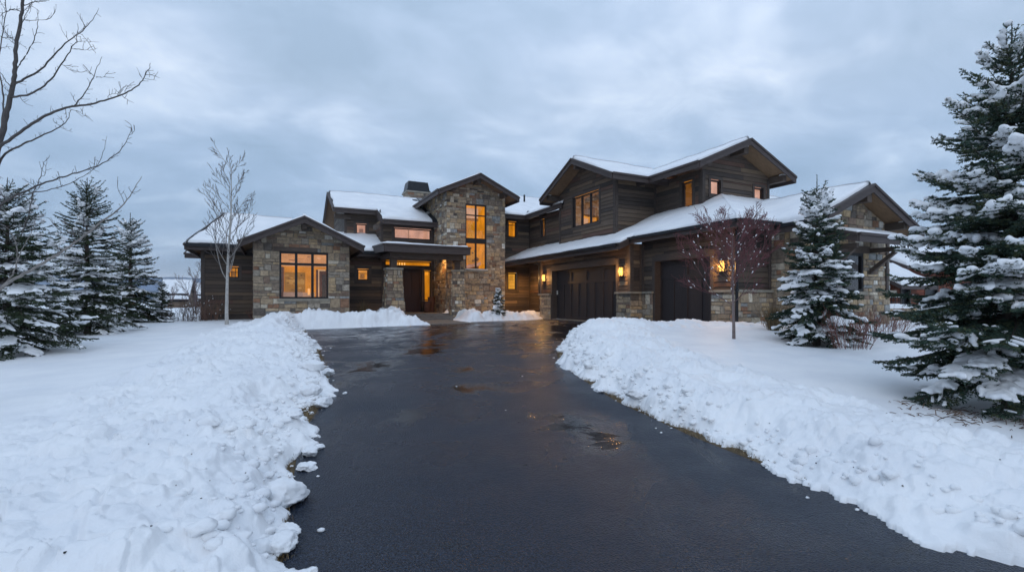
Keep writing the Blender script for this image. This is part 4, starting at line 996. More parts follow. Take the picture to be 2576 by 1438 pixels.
chunks = [(785, 958, .20, 'largest rounded snow block on the asphalt half way up the drive'), (824, 945, .12, 'small snow block lying apart on the asphalt at the narrowest snow tongue'),
          (778, 1003, .17, 'angular snow block halfway along the left edge of the drive'), (812, 1022, .13, 'flat wedge of snow pointing into the drive'), (737, 1088, .16, 'round snow ball resting on bare straw at the drive edge'),
          (800, 1128, .085, 'small snow lump lying on the asphalt beside a bigger block'), (778, 1143, .14, 'rough snow block at the tip of the tongue of spilled snow'), (772, 1180, .12, 'snow block just below the spilled tongue of snow'),
          (716, 1268, .27, 'largest snow slab with a pointed right end near the bottom of the drive'), (722, 1345, .12, 'snow block at the lower left corner of the drive'), (704, 1385, .16, 'lowest snow block at the left drive edge'),
          (868, 990, .045, 'tiny lone snow lump out on the black asphalt'), (1930, 1172, .07, 'small snow ball next to straw on the right drive edge'), (1510, 985, .09, 'thin snow cake at the right drive edge by bare straw'), (1600, 1020, .13, 'snow lump at the start of the long right drive edge')]
for i, (u, v, r, lb) in enumerate(chunks):
    hh = (v-HV)/FOC
    D = 1.707/(hh+.0374) if hh > .0484 else 18
    L = (u-HU)/FOC*D; z0 = float(zdrive(D)); gz_ = max(ground_z(L, D), z0)
    r *= .62 if D < 6 else .85; vv = clod(100+i, I4); sc = np.array([r*1.25, r, r*(.72 if r > .1 else .6)]); vv = vv*sc
    X, Y, _ = wld(L, D); o = npmesh('snow_chunk', vv+[0, 0, -vv[:, 2].min()*.75], [I4[1]], M['snow'], None, True)
    o.location = (X, Y, gz_-.01); o.rotation_euler = (0, 0, i*1.3); tag(o, lb, 'snow chunk', 'snow chunks fallen along the drive')
# many small lumps sunk in the banks' feet (part of the banks) and crumbs on the asphalt
def lumps_on(k, n, side, rng_):
    VV, FF, nb = [], [], 0
    P = LE if side < 0 else RE
    seg = [(a, b) for a, b in zip(P, P[1:]) if b[1] > 1.2 or a[1] > 1.2]
    w = np.array([math.hypot(b[0]-a[0], b[1]-a[1]) for a, b in seg]); w /= w.sum()
    L_, D_, R = [], [], []
    for _ in range(n):
        a, b = seg[rng_.choice(len(seg), p=w)]; t = rng_.random(); d = a[1]+(b[1]-a[1])*t
        l = a[0]+(b[0]-a[0])*t+side*(.10+abs(rng_.normal(0, .26))); L_.append(l); D_.append(d); R.append(min(.085, .012+rng_.exponential(.016)))
    z, dd, *_ = terrain(np.array(L_), np.array(D_))
    for i in range(n):
        if dd[i] < -.02: continue
        T = I3 if R[i] > .06 else I2
        v = clod(1000+k*5000+i, T)*np.array([R[i]*1.2, R[i], R[i]*.7]); X, Y, _ = wld(L_[i], D_[i])
        VV.append(v+[X, Y, max(z[i], float(zdrive(D_[i])))+R[i]*.18]); FF.append(T[1]+nb); nb += len(v)
    return np.concatenate(VV), np.concatenate(FF)
for k, n, sd in ((1, 1100, -1), (2, 1200, 1)):
    V, F = lumps_on(k, int(n*.75), sd, np.random.default_rng(k)); npmesh('bank_lumps', V, [F], M['snow'], BK[k], True)
VV, FF, nb = [], [], 0
for i in range(330):
    side = random.choice((-1, -1, 1)); P = LE if side < 0 else RE; a, b = random.choice(list(zip(P, P[1:]))); t = random.random()
    d = a[1]+(b[1]-a[1])*t; l = a[0]+(b[0]-a[0])*t-side*(random.expovariate(9)-.15)
    if i > 324: d = random.uniform(3, 20); l = random.uniform(-1.0, 1.0)
    if d < 1.5: continue
    r = random.uniform(.004, .018) if i > 100 else random.uniform(.01, .03)
    X, Y, _ = wld(l, d); v = clod(9000+i, I1)*r*[1.3, 1, .6]; VV.append(v+[X, Y, float(zdrive(d))+r*.3]); FF.append(I1[1]+nb); nb += len(v)
grit = MB()
for i in range(110):
    sd_ = random.choice((-1, 1)); P = LE if sd_ < 0 else RE; a, b = random.choice(list(zip(P, P[1:]))); t = random.random()
    d = a[1]+(b[1]-a[1])*t; l = a[0]+(b[0]-a[0])*t+sd_*abs(random.gauss(.2, .7))
    if d < 1.6: continue
    X, Y, _ = wld(l, d); z = max(ground_z(l, d), float(zdrive(d)))+.004; r = random.uniform(.002, .006); q = random.uniform(0, 3.14)
    grit.hexa([(X+r*math.cos(q+k)*(1.6 if k % 2 < 1 else .7), Y+r*math.sin(q+k)*(1.6 if k % 2 < 1 else .7), z+h) for h in (-.004, r*.5) for k in (0, 1.57, 3.14, 4.71)], pick([((.06, .045, .03), 3), ((.12, .08, .04), 2), ((.03, .028, .026), 2)]))
tag(grit.build('bark_debris', M['straw']), kind='stuff')
o = npmesh('snow_crumbs', np.concatenate(VV), [np.concatenate(FF)], M['snow'], None, True); tag(o, kind='stuff')
# ------------------------------------------------------------------ vegetation
def tube_arrays(tubes, ns=5):
    V, F, C, nb = [], [], [], 0
    an = np.arange(ns)*2*math.pi/ns; ca, sa = np.cos(an), np.sin(an)
    for pts, rad, col in tubes:
        P = np.asarray(pts, float); n = len(P); T = np.gradient(P, axis=0); T /= np.linalg.norm(T, axis=1, keepdims=True)+1e-9
        ref = np.array([.31, .17, .93]) if abs(T[0][2]) < .9 else np.array([1., .1, 0])
        U = np.cross(T, ref); U /= np.linalg.norm(U, axis=1, keepdims=True)+1e-9; W = np.cross(T, U)
        r = np.asarray(rad)[:, None, None]
        R = P[:, None, :]+r*(ca[None, :, None]*U[:, None, :]+sa[None, :, None]*W[:, None, :])
        V.append(R.reshape(-1, 3)); i = np.arange(n*ns).reshape(n, ns)+nb; j = np.roll(i, -1, 1)
        F.append(np.stack([i[:-1], j[:-1], j[1:], i[1:]], -1).reshape(-1, 4)); C.append(np.tile(col, (n*ns, 1))); nb += n*ns
    return np.concatenate(V), np.concatenate(F), np.concatenate(C)
def tubes_obj(name, tubes, mat, parent, ns=5, offset=None):
    V, F, C = tube_arrays(tubes, ns); return npmesh(name, V, [F], mat, parent, True, C, offset)
def uvell(nu=7, nv=4):
    v = [(0, 0, 1)]
    for j in range(1, nv):
        t = math.pi*j/nv
        for i in range(nu): v.append((math.sin(t)*math.cos(2*math.pi*i/nu), math.sin(t)*math.sin(2*math.pi*i/nu), math.cos(t)))
    v.append((0, 0, -1)); f3, f4 = [], []
    for i in range(nu): f3.append((0, 1+i, 1+(i+1) % nu)); b = 1+(nv-2)*nu; f3.append((b+i, len(v)-1, b+(i+1) % nu))
    for j in range(nv-2):
        for i in range(nu): a = 1+j*nu; f4.append((a+i, a+nu+i, a+nu+(i+1) % nu, a+(i+1) % nu))
    return np.array(v), np.array(f3), np.array(f4)
EV, E3, E4 = uvell()
def ellipsoids(name, C, A, hl, hw, hh, mat, parent, rg, jit=.22):
    """C centres, A axis unit vectors, half length / width / height arrays"""
    n = len(C)
    if not n: return
    side = np.cross(A, [0, 0, 1.]); side /= np.linalg.norm(side, axis=1, keepdims=True)+1e-9; up = np.cross(side, A)
    k = 1+rg.uniform(-jit, jit, (n, len(EV), 1)); E = EV[None]*k
    P = C[:, None]+E[..., :1]*hl[:, None, None]*A[:, None]+E[..., 1:2]*hw[:, None, None]*side[:, None]+E[..., 2:]*hh[:, None, None]*up[:, None]
    off = (np.arange(n)*len(EV))[:, None, None]
    return npmesh(name, P.reshape(-1, 3), [(E3[None]+off).reshape(-1, 3), (E4[None]+off).reshape(-1, 4)], mat, parent, True)
def spruce(label, loc, H, R, seed, sp=.055, step=.02, nl=.030, nw=.011, snow=.6, shp=.72, z0=.12, pal=((.030, .048, .040), (.040, .062, .052), (.022, .036, .028)), group='snow-dusted spruces in the garden', pad=1.0, rust=0.0, leader=.09, whorl=.036, snow_top=.35, sub=True, lean=0.0, droop=1.0, vox=.03):
    rg = np.random.default_rng(seed); o = empty('spruce_tree', loc); tag(o, label, 'spruce tree', group)
    tubes = []; S0, S1, SL, SB = [], [], [], []          # segments with needles; level; snow weight
    nz = 10; tubes.append(([(lean*H*(t/nz)**2*.2+.01*math.sin(t*2.), .008*math.cos(t*3.), H*t/nz-.25*(t == 0)) for t in range(nz+1)], [max(.004, .021*H*(1-t/nz)**.9) for t in range(nz+1)], (.075, .058, .048)))
    z = z0*H
    while z < H*(1-leader):
        f = z/H; nb = int(rg.integers(5, 8)); a0 = rg.uniform(0, 6.283)
        for b in range(nb):
            az = a0+b*6.283/nb+rg.normal(0, .18); zz = z+rg.normal(0, .012*H)
            rr = R*max(.03, (1-zz/H)/(1-z0))**shp*rg.uniform(.74, 1.10)
            if f < z0+.10: rr *= rg.uniform(.6, 1.0)
            e0 = math.tan(math.radians(np.interp(f, [0, .3, .7, 1], [-10, 2, 26, 55])+rg.normal(0, 5)))
            dr = np.interp(f, [0, .4, 1], [.34, .24, .05])*rg.uniform(.6, 1.3)*droop; up = np.interp(f, [0, 1], [.26, .12])
            s = np.linspace(0, 1, 9); cz, sz = math.cos(az), math.sin(az)
            wob = .04*rr*np.sin(s*rg.uniform(2, 5)+rg.uniform(0, 6))
            hx = rr*s; P = np.stack([hx*cz-wob*sz, hx*sz+wob*cz, zz+rr*(e0*s-dr*s**2*1.6+up*s**4)], -1)
            tubes.append((P, np.linspace(max(.004, .011*rr+.004), .002, 9), (.06, .047, .038)))
            sb = (rg.uniform(.75, 1.1) if rg.random() < snow*.85 else rg.uniform(.05, .3))*np.interp(f, [0, .15, .7, 1], [.7, 1, 1, snow_top])
            for i in range(1, 8): S0.append(P[i]); S1.append(P[i+1]); SL.append(0); SB.append(sb)
            ln = rr; t = .10+rg.uniform(0, .05)
            while t < .97:
                k = t*8; i = min(7, int(k)); Q = P[i]+(P[i+1]-P[i])*(k-i); T = P[i+1]-P[i]; T = T/np.linalg.norm(T)
                for sg in (-1, 1):
                    if rg.random() < .10: continue
                    lt = (.34*rr*(1-t)**.75*min(1, t*3.2)+.045+.012*H/4)*rg.uniform(.7, 1.2); lt = min(lt, .55)
                    an = math.radians(rg.uniform(42, 62))*sg
                    d = np.array([T[0]*math.cos(an)-T[1]*math.sin(an), T[0]*math.sin(an)+T[1]*math.cos(an), T[2]*.7+rg.normal(-.06, .12)]); d /= np.linalg.norm(d)
                    E = Q+d*lt+np.array([0, 0, -.10*lt]); S0.append(Q); S1.append(E); SL.append(1); SB.append(sb*rg.uniform(.55, 1.2))
                    if sub and lt > .13:
                        n2 = int(lt/(sp*1.15))
                        for q in range(1, n2):
                            tt = q/n2; Q2 = Q+(E-Q)*tt
                            for g2 in (-1, 1):
                                if rg.random() < .25: continue
                                l2 = (.36*lt*(1-tt)+.03)*rg.uniform(.7, 1.2); a2 = math.radians(rg.uniform(40, 60))*g2
                                d2 = np.array([d[0]*math.cos(a2)-d[1]*math.sin(a2), d[0]*math.sin(a2)+d[1]*math.cos(a2), d[2]+rg.normal(-.05, .18)])
                                S0.append(Q2); S1.append(Q2+d2*l2); SL.append(2); SB.append(sb*rg.uniform(.4, 1.2))
                t += sp/ln*rg.uniform(.8, 1.3)
        z += whorl*H*rg.uniform(.75, 1.2)*np.interp(f, [0, 1], [1.0, .8])
    # leader and its crown of upright shoots
    zt = H*(1-leader); S0.append(np.array([0, 0, zt-.05*H])); S1.append(np.array([0, 0, H])); SL.append(0); SB.append(0)
    for k in range(16):
        a = k*2.4; zq = zt+(k/16-.6)*leader*H*1.1; ll = .20*leader*H*3*(1-k/24); d = np.array([math.cos(a)*.8, math.sin(a)*.8, .75]); Q = np.array([0, 0, zq]); S0.append(Q); S1.append(Q+d*ll*.6); SL.append(1); SB.append(.15)
    S0, S1, SL, SB = np.array(S0), np.array(S1), np.array(SL), np.array(SB)
    ln = np.linalg.norm(S1-S0, axis=1); T = (S1-S0)/(ln[:, None]+1e-9)
    cnt = np.maximum(1, (ln/step*3).astype(int)); ii = np.repeat(np.arange(len(S0)), cnt); m = len(ii)
    t = rg.random(m); B = S0[ii]+(S1-S0)[ii]*t[:, None]; rnd = rg.normal(size=(m, 3)); Tt = T[ii]
    rnd -= Tt*(rnd*Tt).sum(1, keepdims=True); rnd /= np.linalg.norm(rnd, axis=1, keepdims=True)+1e-9
    L = nl*rg.uniform(.7, 1.25, m)*(1-.3*t); tip = B+(Tt*.62+rnd*.75)*L[:, None]
    wv = np.cross(Tt*.62+rnd*.75, rg.normal(size=(m, 3))); wv /= np.linalg.norm(wv, axis=1, keepdims=True)+1e-9; wv *= (nw*.5*rg.uniform(.7, 1.3, m))[:, None]
    V = np.stack([B-wv, B+wv, tip], 1).reshape(-1, 3); F = np.arange(3*m).reshape(-1, 3)
    tone = np.array([1., 1., 1.])*rg.uniform(.75, 1.3, (len(S0), 1)); cp = np.array(pal)[rg.integers(0, len(pal), len(S0))]*tone
    if rust: msk = rg.random(len(S0)) < rust; cp[msk] = np.array([.11, .065, .03])
    C = np.repeat(cp[ii], 3, axis=0)
    npmesh('crown', V, [F], M['needle'], o, False, C)
    tk = tubes_obj('trunk', tubes[:1], M['twig'], o, 9); tubes_obj('branches', tubes[1:], M['twig'], o, 4)
    # snow lying on the sprays
    clump = .5+.9*np.clip(fbm(S0[:, 0]*2.2/max(R, .5)+S0[:, 2]*1.1, S0[:, 1]*2.2/max(R, .5)+S0[:, 2]*2.7, seed, 2)*1.6, -.5, .6)
    sel = (rg.random(len(S0)) < SB*clump*np.array([.95, .86, .30])[SL]) & (np.abs(T[:, 2]) < .75)
    C0 = (S0+S1)[sel]/2; l = ln[sel]; A = T[sel]
    th = (.009+.024*SB[sel]*rg.uniform(.4, 1.5, len(l)))*pad; wd = (.015+.030*SB[sel]*rg.uniform(.5, 1.5, len(l)))*pad
    C0[:, 2] += th*.55+nl*.25
    so = ellipsoids('snow_load', C0, A, np.minimum(l*.48+.010, .2), wd, th, M['snow'], o, rg, .15)
    if vox:
        md = so.modifiers.new('merge', 'REMESH'); md.mode = 'VOXEL'; md.voxel_size = vox; md.use_smooth_shade = True
        ms = so.modifiers.new('settle', 'SMOOTH'); ms.factor = .5; ms.iterations = 2
    return o
GREEN = ((.044, .062, .034), (.060, .080, .044), (.030, .042, .024)); BLUE = ((.048, .078, .056), (.068, .102, .078), (.034, .056, .040), (.085, .100, .052))
def place(u, s, v): return at(u, s, v)
spruce('tallest snow-laden blue spruce at the right edge, dry twigs round its foot', place(2545, 6.2, 999), 4.80, 1.66, 3, sp=.046, step=.014, nl=.033, nw=.012, snow=.64, shp=.78, z0=.065, pal=BLUE, pad=1.3, whorl=.0245, vox=.014, droop=.75)
spruce('narrow snowy spruce in front of the stone wing with its bare leader poking up', place(2055, 11.0, 851), 3.72, 1.18, 8, sp=.052, step=.018, nl=.034, nw=.018, snow=.74, shp=.80, z0=.04, pal=BLUE, pad=1.25, vox=.022, leader=.13, whorl=.0245)
spruce('snowy spruce at the left edge behind the bare grey branches', place(18, 11.0, 893), 4.05, 1.75, 14, sp=.065, step=.024, nl=.034, nw=.016, snow=.85, shp=.76, z0=.10, pal=GREEN, pad=1.25, whorl=.031)
spruce('tallest of the spruces on the left lawn, green and nearly snow-free at its top', place(219, 15.5, 850), 5.15, 1.72, 21, sp=.075, step=.03, nl=.040, nw=.021, snow=.55, shp=.70, z0=.06, pal=((.038, .054, .028), (.054, .070, .034), (.028, .04, .022)), pad=1.35, snow_top=.1, sub=True, whorl=.031)
spruce('dark snowy spruce with a rusty top, nearest the timber wing on the left lawn', place(328, 19.5, 830), 4.72, 1.75, 33, sp=.085, step=.034, nl=.045, nw=.024, snow=.75, shp=.76, z0=.02, pal=GREEN, pad=1.45, rust=.03, whorl=.031)
spruce('small young spruce at the end of the left row of spruces', place(408, 21.5, 829), 2.25, .75, 41, sp=.08, step=.034, nl=.04, nw=.022, snow=.5, shp=.8, z0=.02, pal=GREEN, pad=1.0, sub=False)
spruce('little snow-capped spruce against the foot of the stone tower', at(1254, 23.2, z=.10), 1.50, .50, 55, sp=.07, step=.030, nl=.045, nw=.024, snow=.45, shp=.8, z0=.05, pal=((.04, .055, .03), (.06, .065, .035)), pad=1.7, sub=False, vox=.03)

# ---- bare broadleaf trees ----
def grow(tubes, p, d, L, r, lvl, rg, cfg, ends=None):
    n = max(4, int(L/cfg.get('seg', .12))); pts = [np.array(p, float)]; d = np.array(d, float); d /= np.linalg.norm(d); rad = [r]; ds = [d.copy()]
    rt = r*cfg.get('tip', .35) if lvl == 0 else max(r*.25, cfg['rmin'])
    for i in range(n):
        d = d+rg.normal(0, cfg.get('wob0', .02) if lvl == 0 and 'wob0' in cfg else cfg.get('wob', .07), 3)+np.array([0, 0, cfg.get('up', .04)*(lvl > 0)]); d /= np.linalg.norm(d)
        pts.append(pts[-1]+d*L/n); rad.append(r+(rt-r)*((i+1)/n)); ds.append(d.copy())
    tubes.append((pts, rad, cfg['col'](lvl, rg)))
    if ends is not None: ends.append((pts, rad, lvl))
    if lvl >= cfg['levels']: return
    nk = cfg['n'][lvl]; st = cfg['start'][lvl]
    for k in range(nk):
        t = st+(1-st)*(k+rg.uniform(.1, .9))/nk; i = min(n-1, int(t*n)); q = pts[i]+(pts[i+1]-pts[i])*(t*n-i); dd = ds[i]
        an = math.radians(rg.uniform(*cfg['ang'][lvl])); az = rg.uniform(0, 6.283) if lvl else k*2.4+rg.uniform(-.5, .5)
        ref = np.cross(dd, [.3, .5, .8]); ref /= np.linalg.norm(ref); r2 = np.cross(dd, ref)
        nd = dd*math.cos(an)+(ref*math.cos(az)+r2*math.sin(az))*math.sin(an)
        ll = L*cfg['len'][lvl]*(1-cfg['taper'][lvl]*t)*rg.uniform(.75, 1.2); grow(tubes, q, nd, ll, max(cfg['rmin'], (rad[i])*cfg['rk'][lvl]), lvl+1, rg, cfg, ends)
def finish_tree(name, label, cat, loc, tubes, mat='twig', ns=5, group=None, ntrunk=1):
    o = empty(name, loc); tag(o, label, cat, group)
    tubes_obj('trunk', tubes[:ntrunk], M[mat], o, 9); tubes_obj('crown', tubes[ntrunk:], M[mat], o, ns); return o
def snow_dots(o, ends, rg, prob, rk=1.0, rmin=.008, name='snow_bits', lv=(1, 2)):
    C, A, a, b, c = [], [], [], [], []
    for pts, rad, lvl in ends:
        if lvl not in lv: continue
        for i in range(len(pts)-1):
            T = pts[i+1]-pts[i]; l = np.linalg.norm(T); T = T/l
            if rg.random() < prob*(1.5-1.2*abs(T[2])): 
                rr = rad[i]; C.append((pts[i]+pts[i+1])/2+[0, 0, rr*.8+rmin*.3]); A.append(T); a.append(min(.035, l*rg.uniform(.15, .5))); w = max(rmin, rr*.9)*rg.uniform(.7, 1.3)*rk; b.append(w); c.append(w*.8)
    if C: ellipsoids(name, np.array(C), np.array(A), np.array(a), np.array(b), np.array(c), M['snow'], o, rg)
# pale slender tree in front of the timber wing
rg = np.random.default_rng(4); tubes = []; ends = []
cfg = dict(levels=3, n=[22, 6, 4], start=[.28, .2, .3], ang=[(34, 48), (20, 42), (20, 45)], len=[.33, .46, .5], taper=[.55, .4, .4], rk=[.42, .6, .7], rmin=.0060, up=.075, wob=.045, wob0=.012, seg=.16, tip=.12,
           col=lambda l, r: [(.44, .42, .39), (.30, .28, .26), (.16, .14, .13), (.12, .10, .095)][l])
grow(tubes, (0, 0, -.2), (.0, 0, 1), 6.1, .068, 0, rg, cfg, ends)
b0 = at(570.5, 18.0, 818)
o = finish_tree('bare_tree', 'slender bare tree with a pale grey trunk before the far-left timber wing', 'bare tree', b0, tubes, ns=4)
snow_dots(o, ends, rg, .10, rmin=.012, lv=(1,))
# red-twigged sapling on the right lawn
rg = np.random.default_rng(12); tubes = []; ends = []
cfg = dict(levels=4, n=[16, 8, 6, 3], start=[.325, .15, .15, .2], ang=[(44, 62), (20, 40), (22, 44), (22, 45)], len=[.66, .52, .52, .55], taper=[.55, .35, .3, .3], rk=[.42, .6, .6, .7], rmin=.0036, up=.055, wob0=.012, wob=.06, seg=.11, tip=.25,
           col=lambda l, r: [(.19, .15, .14), (.15, .085, .080), (.15, .065, .068), (.17, .065, .068), (.17, .065, .068)][l])
grow(tubes, (0, 0, -.2), (0, 0, 1), 2.68, .040, 0, rg, cfg, ends)
b0 = at(1846.5, 11.2, 850)
o = finish_tree('bare_sapling', 'young bare tree with dense reddish twigs before the garage corner', 'sapling', b0, tubes, ns=3)
snow_dots(o, ends, rg, .42, rmin=.012, lv=(1,)); snow_dots(o, ends, rg, .05, rmin=.013, lv=(2, 3), name='snow_flecks')
# big bare tree reaching in from the left: limbs surveyed one by one
def zs(x, y): return x*.5206, y*.5206
LIMBS = [  # (points, r0, r1, depth0, depth1)
 ([(-62, 1500), (-60, 1200), (-50, 900), (0, 680), (30, 560), (50, 470), (65, 400), (70, 330), (76, 250), (92, 150), (105, 60), (116, -80), (130, -220)], .055, .020, 6.5, 6.5),
 ([(-52, 900), (-20, 720), (60, 665), (140, 610), (200, 570), (260, 540), (345, 512), (430, 510), (500, 485), (590, 460), (650, 430), (690, 390), (715, 340), (727, 306)], .030, .0035, 6.5, 5.7),
 ([(360, 510), (400, 470), (440, 400), (465, 340), (493, 275)], .010, .003, 6.05, 5.8),
 ([(-55, 960), (0, 752), (80, 712), (150, 680), (240, 640), (290, 615), (330, 580), (345, 530)], .022, .004, 6.5, 6.9),
 ([(69, 405), (130, 375), (200, 340), (260, 265), (330, 195), (400, 150), (450, 95), (478, 40)], .020, .003, 6.5, 6.9),
 ([(56, 470), (130, 460), (200, 430), (260, 370), (310, 290), (345, 235), (372, 205), (375, 115)], .019, .003, 6.5, 6.0),
 ([(76, 335), (110, 290), (150, 230), (175, 160), (185, 100), (180, 45)], .012, .003, 6.5, 6.8),
 ([(-58, 1150), (0, 985), (80, 940), (150, 910), (250, 870), (330, 850), (420, 820), (500, 790), (570, 740), (610, 690), (638, 618)], .020, .0032, 6.5, 5.8),
 ([(90, 945), (200, 925), (300, 905), (370, 870), (430, 835), (470, 805)], .010, .003, 6.2, 6.0),
 ([(470, 800), (500, 740), (517, 658)], .005, .002, 5.95, 5.8),
 ([(105, 1130), (145, 1010), (155, 930), (195, 870), (205, 800), (240, 750)], .009, .003, 6.3, 6.1),
 ([(-62, 1480), (0, 1390), (80, 1340), (160, 1300), (260, 1240), (340, 1190), (430, 1120), (520, 1050), (590, 1000), (640, 930), (685, 853)], .032, .0035, 6.5, 5.4),
 ([(20, 1375), (60, 1330), (88, 1250), (78, 1180), (55, 1120), (20, 1090)], .014, .004, 6.4, 6.0),
 ([(88, 1250), (120, 1180), (160, 1110), (170, 1060)], .008, .003, 6.2, 6.1),
 ([(430, 1120), (380, 1140), (300, 1120), (240, 1130)], .005, .002, 5.8, 5.6),
 ([(300, 1215), (360, 1270), (420, 1250), (455, 1215)], .005, .002, 5.8, 5.5),
 ([(-40, 820), (0, 640), (20, 500), (10, 420), (-10, 300), (10, 180), (30, 60), (20, -60)], .016, .006, 6.6, 7.2),
 ([(106, 60), (60, 40), (20, 60), (0, 80)], .008, .003, 6.5, 6.3), ([(110, 30), (160, 10), (210, 5), (260, -30)], .007, .003, 6.5, 6.3),
 ([(108, 97), (160, 100), (205, 98), (245, 86)], .006, .002, 6.5, 6.3), ([(85, 200), (40, 180), (0, 110)], .007, .003, 6.5, 6.8),
 ([(60, 430), (20, 380), (0, 350), (-30, 330)], .008, .003, 6.5, 6.2), ([(95, 130), (130, 60), (150, 20), (190, -20)], .006, .002, 6.5, 6.2),
 ([(345, 235), (400, 240), (440, 245), (473, 232)], .004, .0018, 6.05, 6.0), ([(330, 195), (300, 150), (288, 115)], .004, .0018, 6.8, 6.8), ([(372, 200), (420, 200), (478, 203)], .004, .0018, 6.8, 6.8),
 ([(465, 375), (500, 375), (528, 342)], .004, .0018, 5.9, 5.9), ([(440, 360), (398, 320)], .003, .0018, 5.9, 5.9), ([(690, 385), (660, 325)], .003, .0018, 5.7, 5.7), ([(700, 380), (755, 390)], .003, .0018, 5.7, 5.7),
 ([(590, 462), (615, 485), (648, 497)], .004, .0018, 5.8, 5.8), ([(345, 530), (390, 545), (430, 575)], .004, .002, 6.5, 6.5), ([(290, 615), (335, 633), (352, 638)], .003, .002, 6.7, 6.7),
]
rg = np.random.default_rng(9); tubes = []; b0 = at(-33, 6.5, z=-.35); main = []
for li, (pts, r0, r1, s0, s1) in enumerate(LIMBS):
    n = len(pts); P = []
    for k, (x, y) in enumerate(pts):
        u, v = zs(x, y); s = s0+(s1-s0)*k/(n-1); p = at(u, s, v); P.append((p[0]-b0[0], p[1]-b0[1], p[2]-b0[2]))
    if li == 0: P = [(-.05, 0, -.2), (-.03, 0, .25)]+P
    P = np.array(P)
    t = np.linspace(0, len(P)-1, (len(P)-1)*4+1); Q = np.stack([np.interp(t, np.arange(len(P)), P[:, k]) for k in range(3)], -1)
    for _ in range(2): Q[1:-1] = (Q[:-2]+2*Q[1:-1]+Q[2:])/4
    rad = np.linspace(r0*.74, r1*.7, len(Q)); Q[1:-1] += rg.normal(0, .004, (len(Q)-2, 3)); grey = (.085, .075, .070) if li not in (11, 12, 13, 14, 15) else (.24, .215, .195)
    tubes.append((Q, rad, grey)); main.append((Q, rad, li))
    seglen = np.linalg.norm(np.diff(Q, axis=0), axis=1); cum = np.concatenate([[0], np.cumsum(seglen)]); s = .06
    while s < cum[-1]:
        if rad[0] > .04 and s < .9: s += .3; continue
        i = min(len(Q)-2, int(np.searchsorted(cum, s))-1); i = max(i, 0); q = Q[i]; T = (Q[i+1]-Q[i]); T /= np.linalg.norm(T)+1e-9
        d = rg.normal(size=3); d -= T*(d@T); d /= np.linalg.norm(d); d = d*.9+T*rg.uniform(.2, .9)+np.array([0, 0, .25]); d /= np.linalg.norm(d)
        l = rg.choice([.03, .05, .09, .18, .30], p=[.32, .30, .22, .11, .05]); m_ = 4 if l < .1 else 6; pp = [q]
        for _ in range(m_): d = d+rg.normal(0, .22, 3)+np.array([0, 0, .06]); d /= np.linalg.norm(d); pp.append(pp[-1]+d*l/m_)
        tubes.append((pp, list(np.linspace(.0030, .0017, m_+1)), (.085, .072, .066)))
        tubes.append(([pp[-1]-d*.003, pp[-1]+d*.004, pp[-1]+d*.010], [.002, .0038, .0008], (.12, .10, .09)))   # bud
        if l > .15:
            for g2 in range(3):
                d3 = d+rg.normal(0, .6, 3); d3 /= np.linalg.norm(d3); q3 = pp[2+g2]; tubes.append(([q3, q3+d3*.03, q3+d3*.06+np.array([0, 0, .01])], [.0024, .002, .0015], (.085, .072, .066)))
        s += rg.exponential(.055)+.015
o = finish_tree('bare_tree', 'large bare broadleaf tree reaching in from the left edge across the sky', 'bare tree', b0, tubes, ns=5)
sn = []
rg2 = np.random.default_rng(77)
# ---- shrubs: bundles of stems ----
def shrub(name, label, cat, loc, n, h, spread, col, r=.006, seed=1, snow=.1, fork=2, ang=28, group=None):
    rg = np.random.default_rng(seed); tubes = []; ends = []
    cfg = dict(levels=fork, n=[3, 2, 2], start=[.3, .3, .3], ang=[(14, 34)]*3, len=[.55, .6, .6], taper=[.3, .3, .3], rk=[.7, .75, .8], rmin=r*.45, up=.05, wob=.09, seg=h/5, tip=.4, col=lambda l, q: tuple(np.array(col)*q.uniform(.75, 1.3)))
    for k in range(n):
        a = rg.uniform(0, 6.283); q = spread*.45*math.sqrt(rg.random()); an = math.radians(rg.uniform(0, ang)); 
        grow(tubes, (q*math.cos(a), q*math.sin(a), -.1), (math.cos(a)*math.sin(an), math.sin(a)*math.sin(an), math.cos(an)), h*rg.uniform(.6, 1.05), r*rg.uniform(.8, 1.2), 0, rg, cfg, ends)
    o = empty(name, loc); tag(o, label, cat, group); tubes_obj('stems', tubes, M['twig'], o, 3)
    if snow: snow_dots(o, ends, rg, snow, rmin=.014, lv=(0, 1), name='snow_bits')
    return o
RED = (.16, .060, .045); TAN = (.30, .18, .085); BRN = (.11, .075, .06)
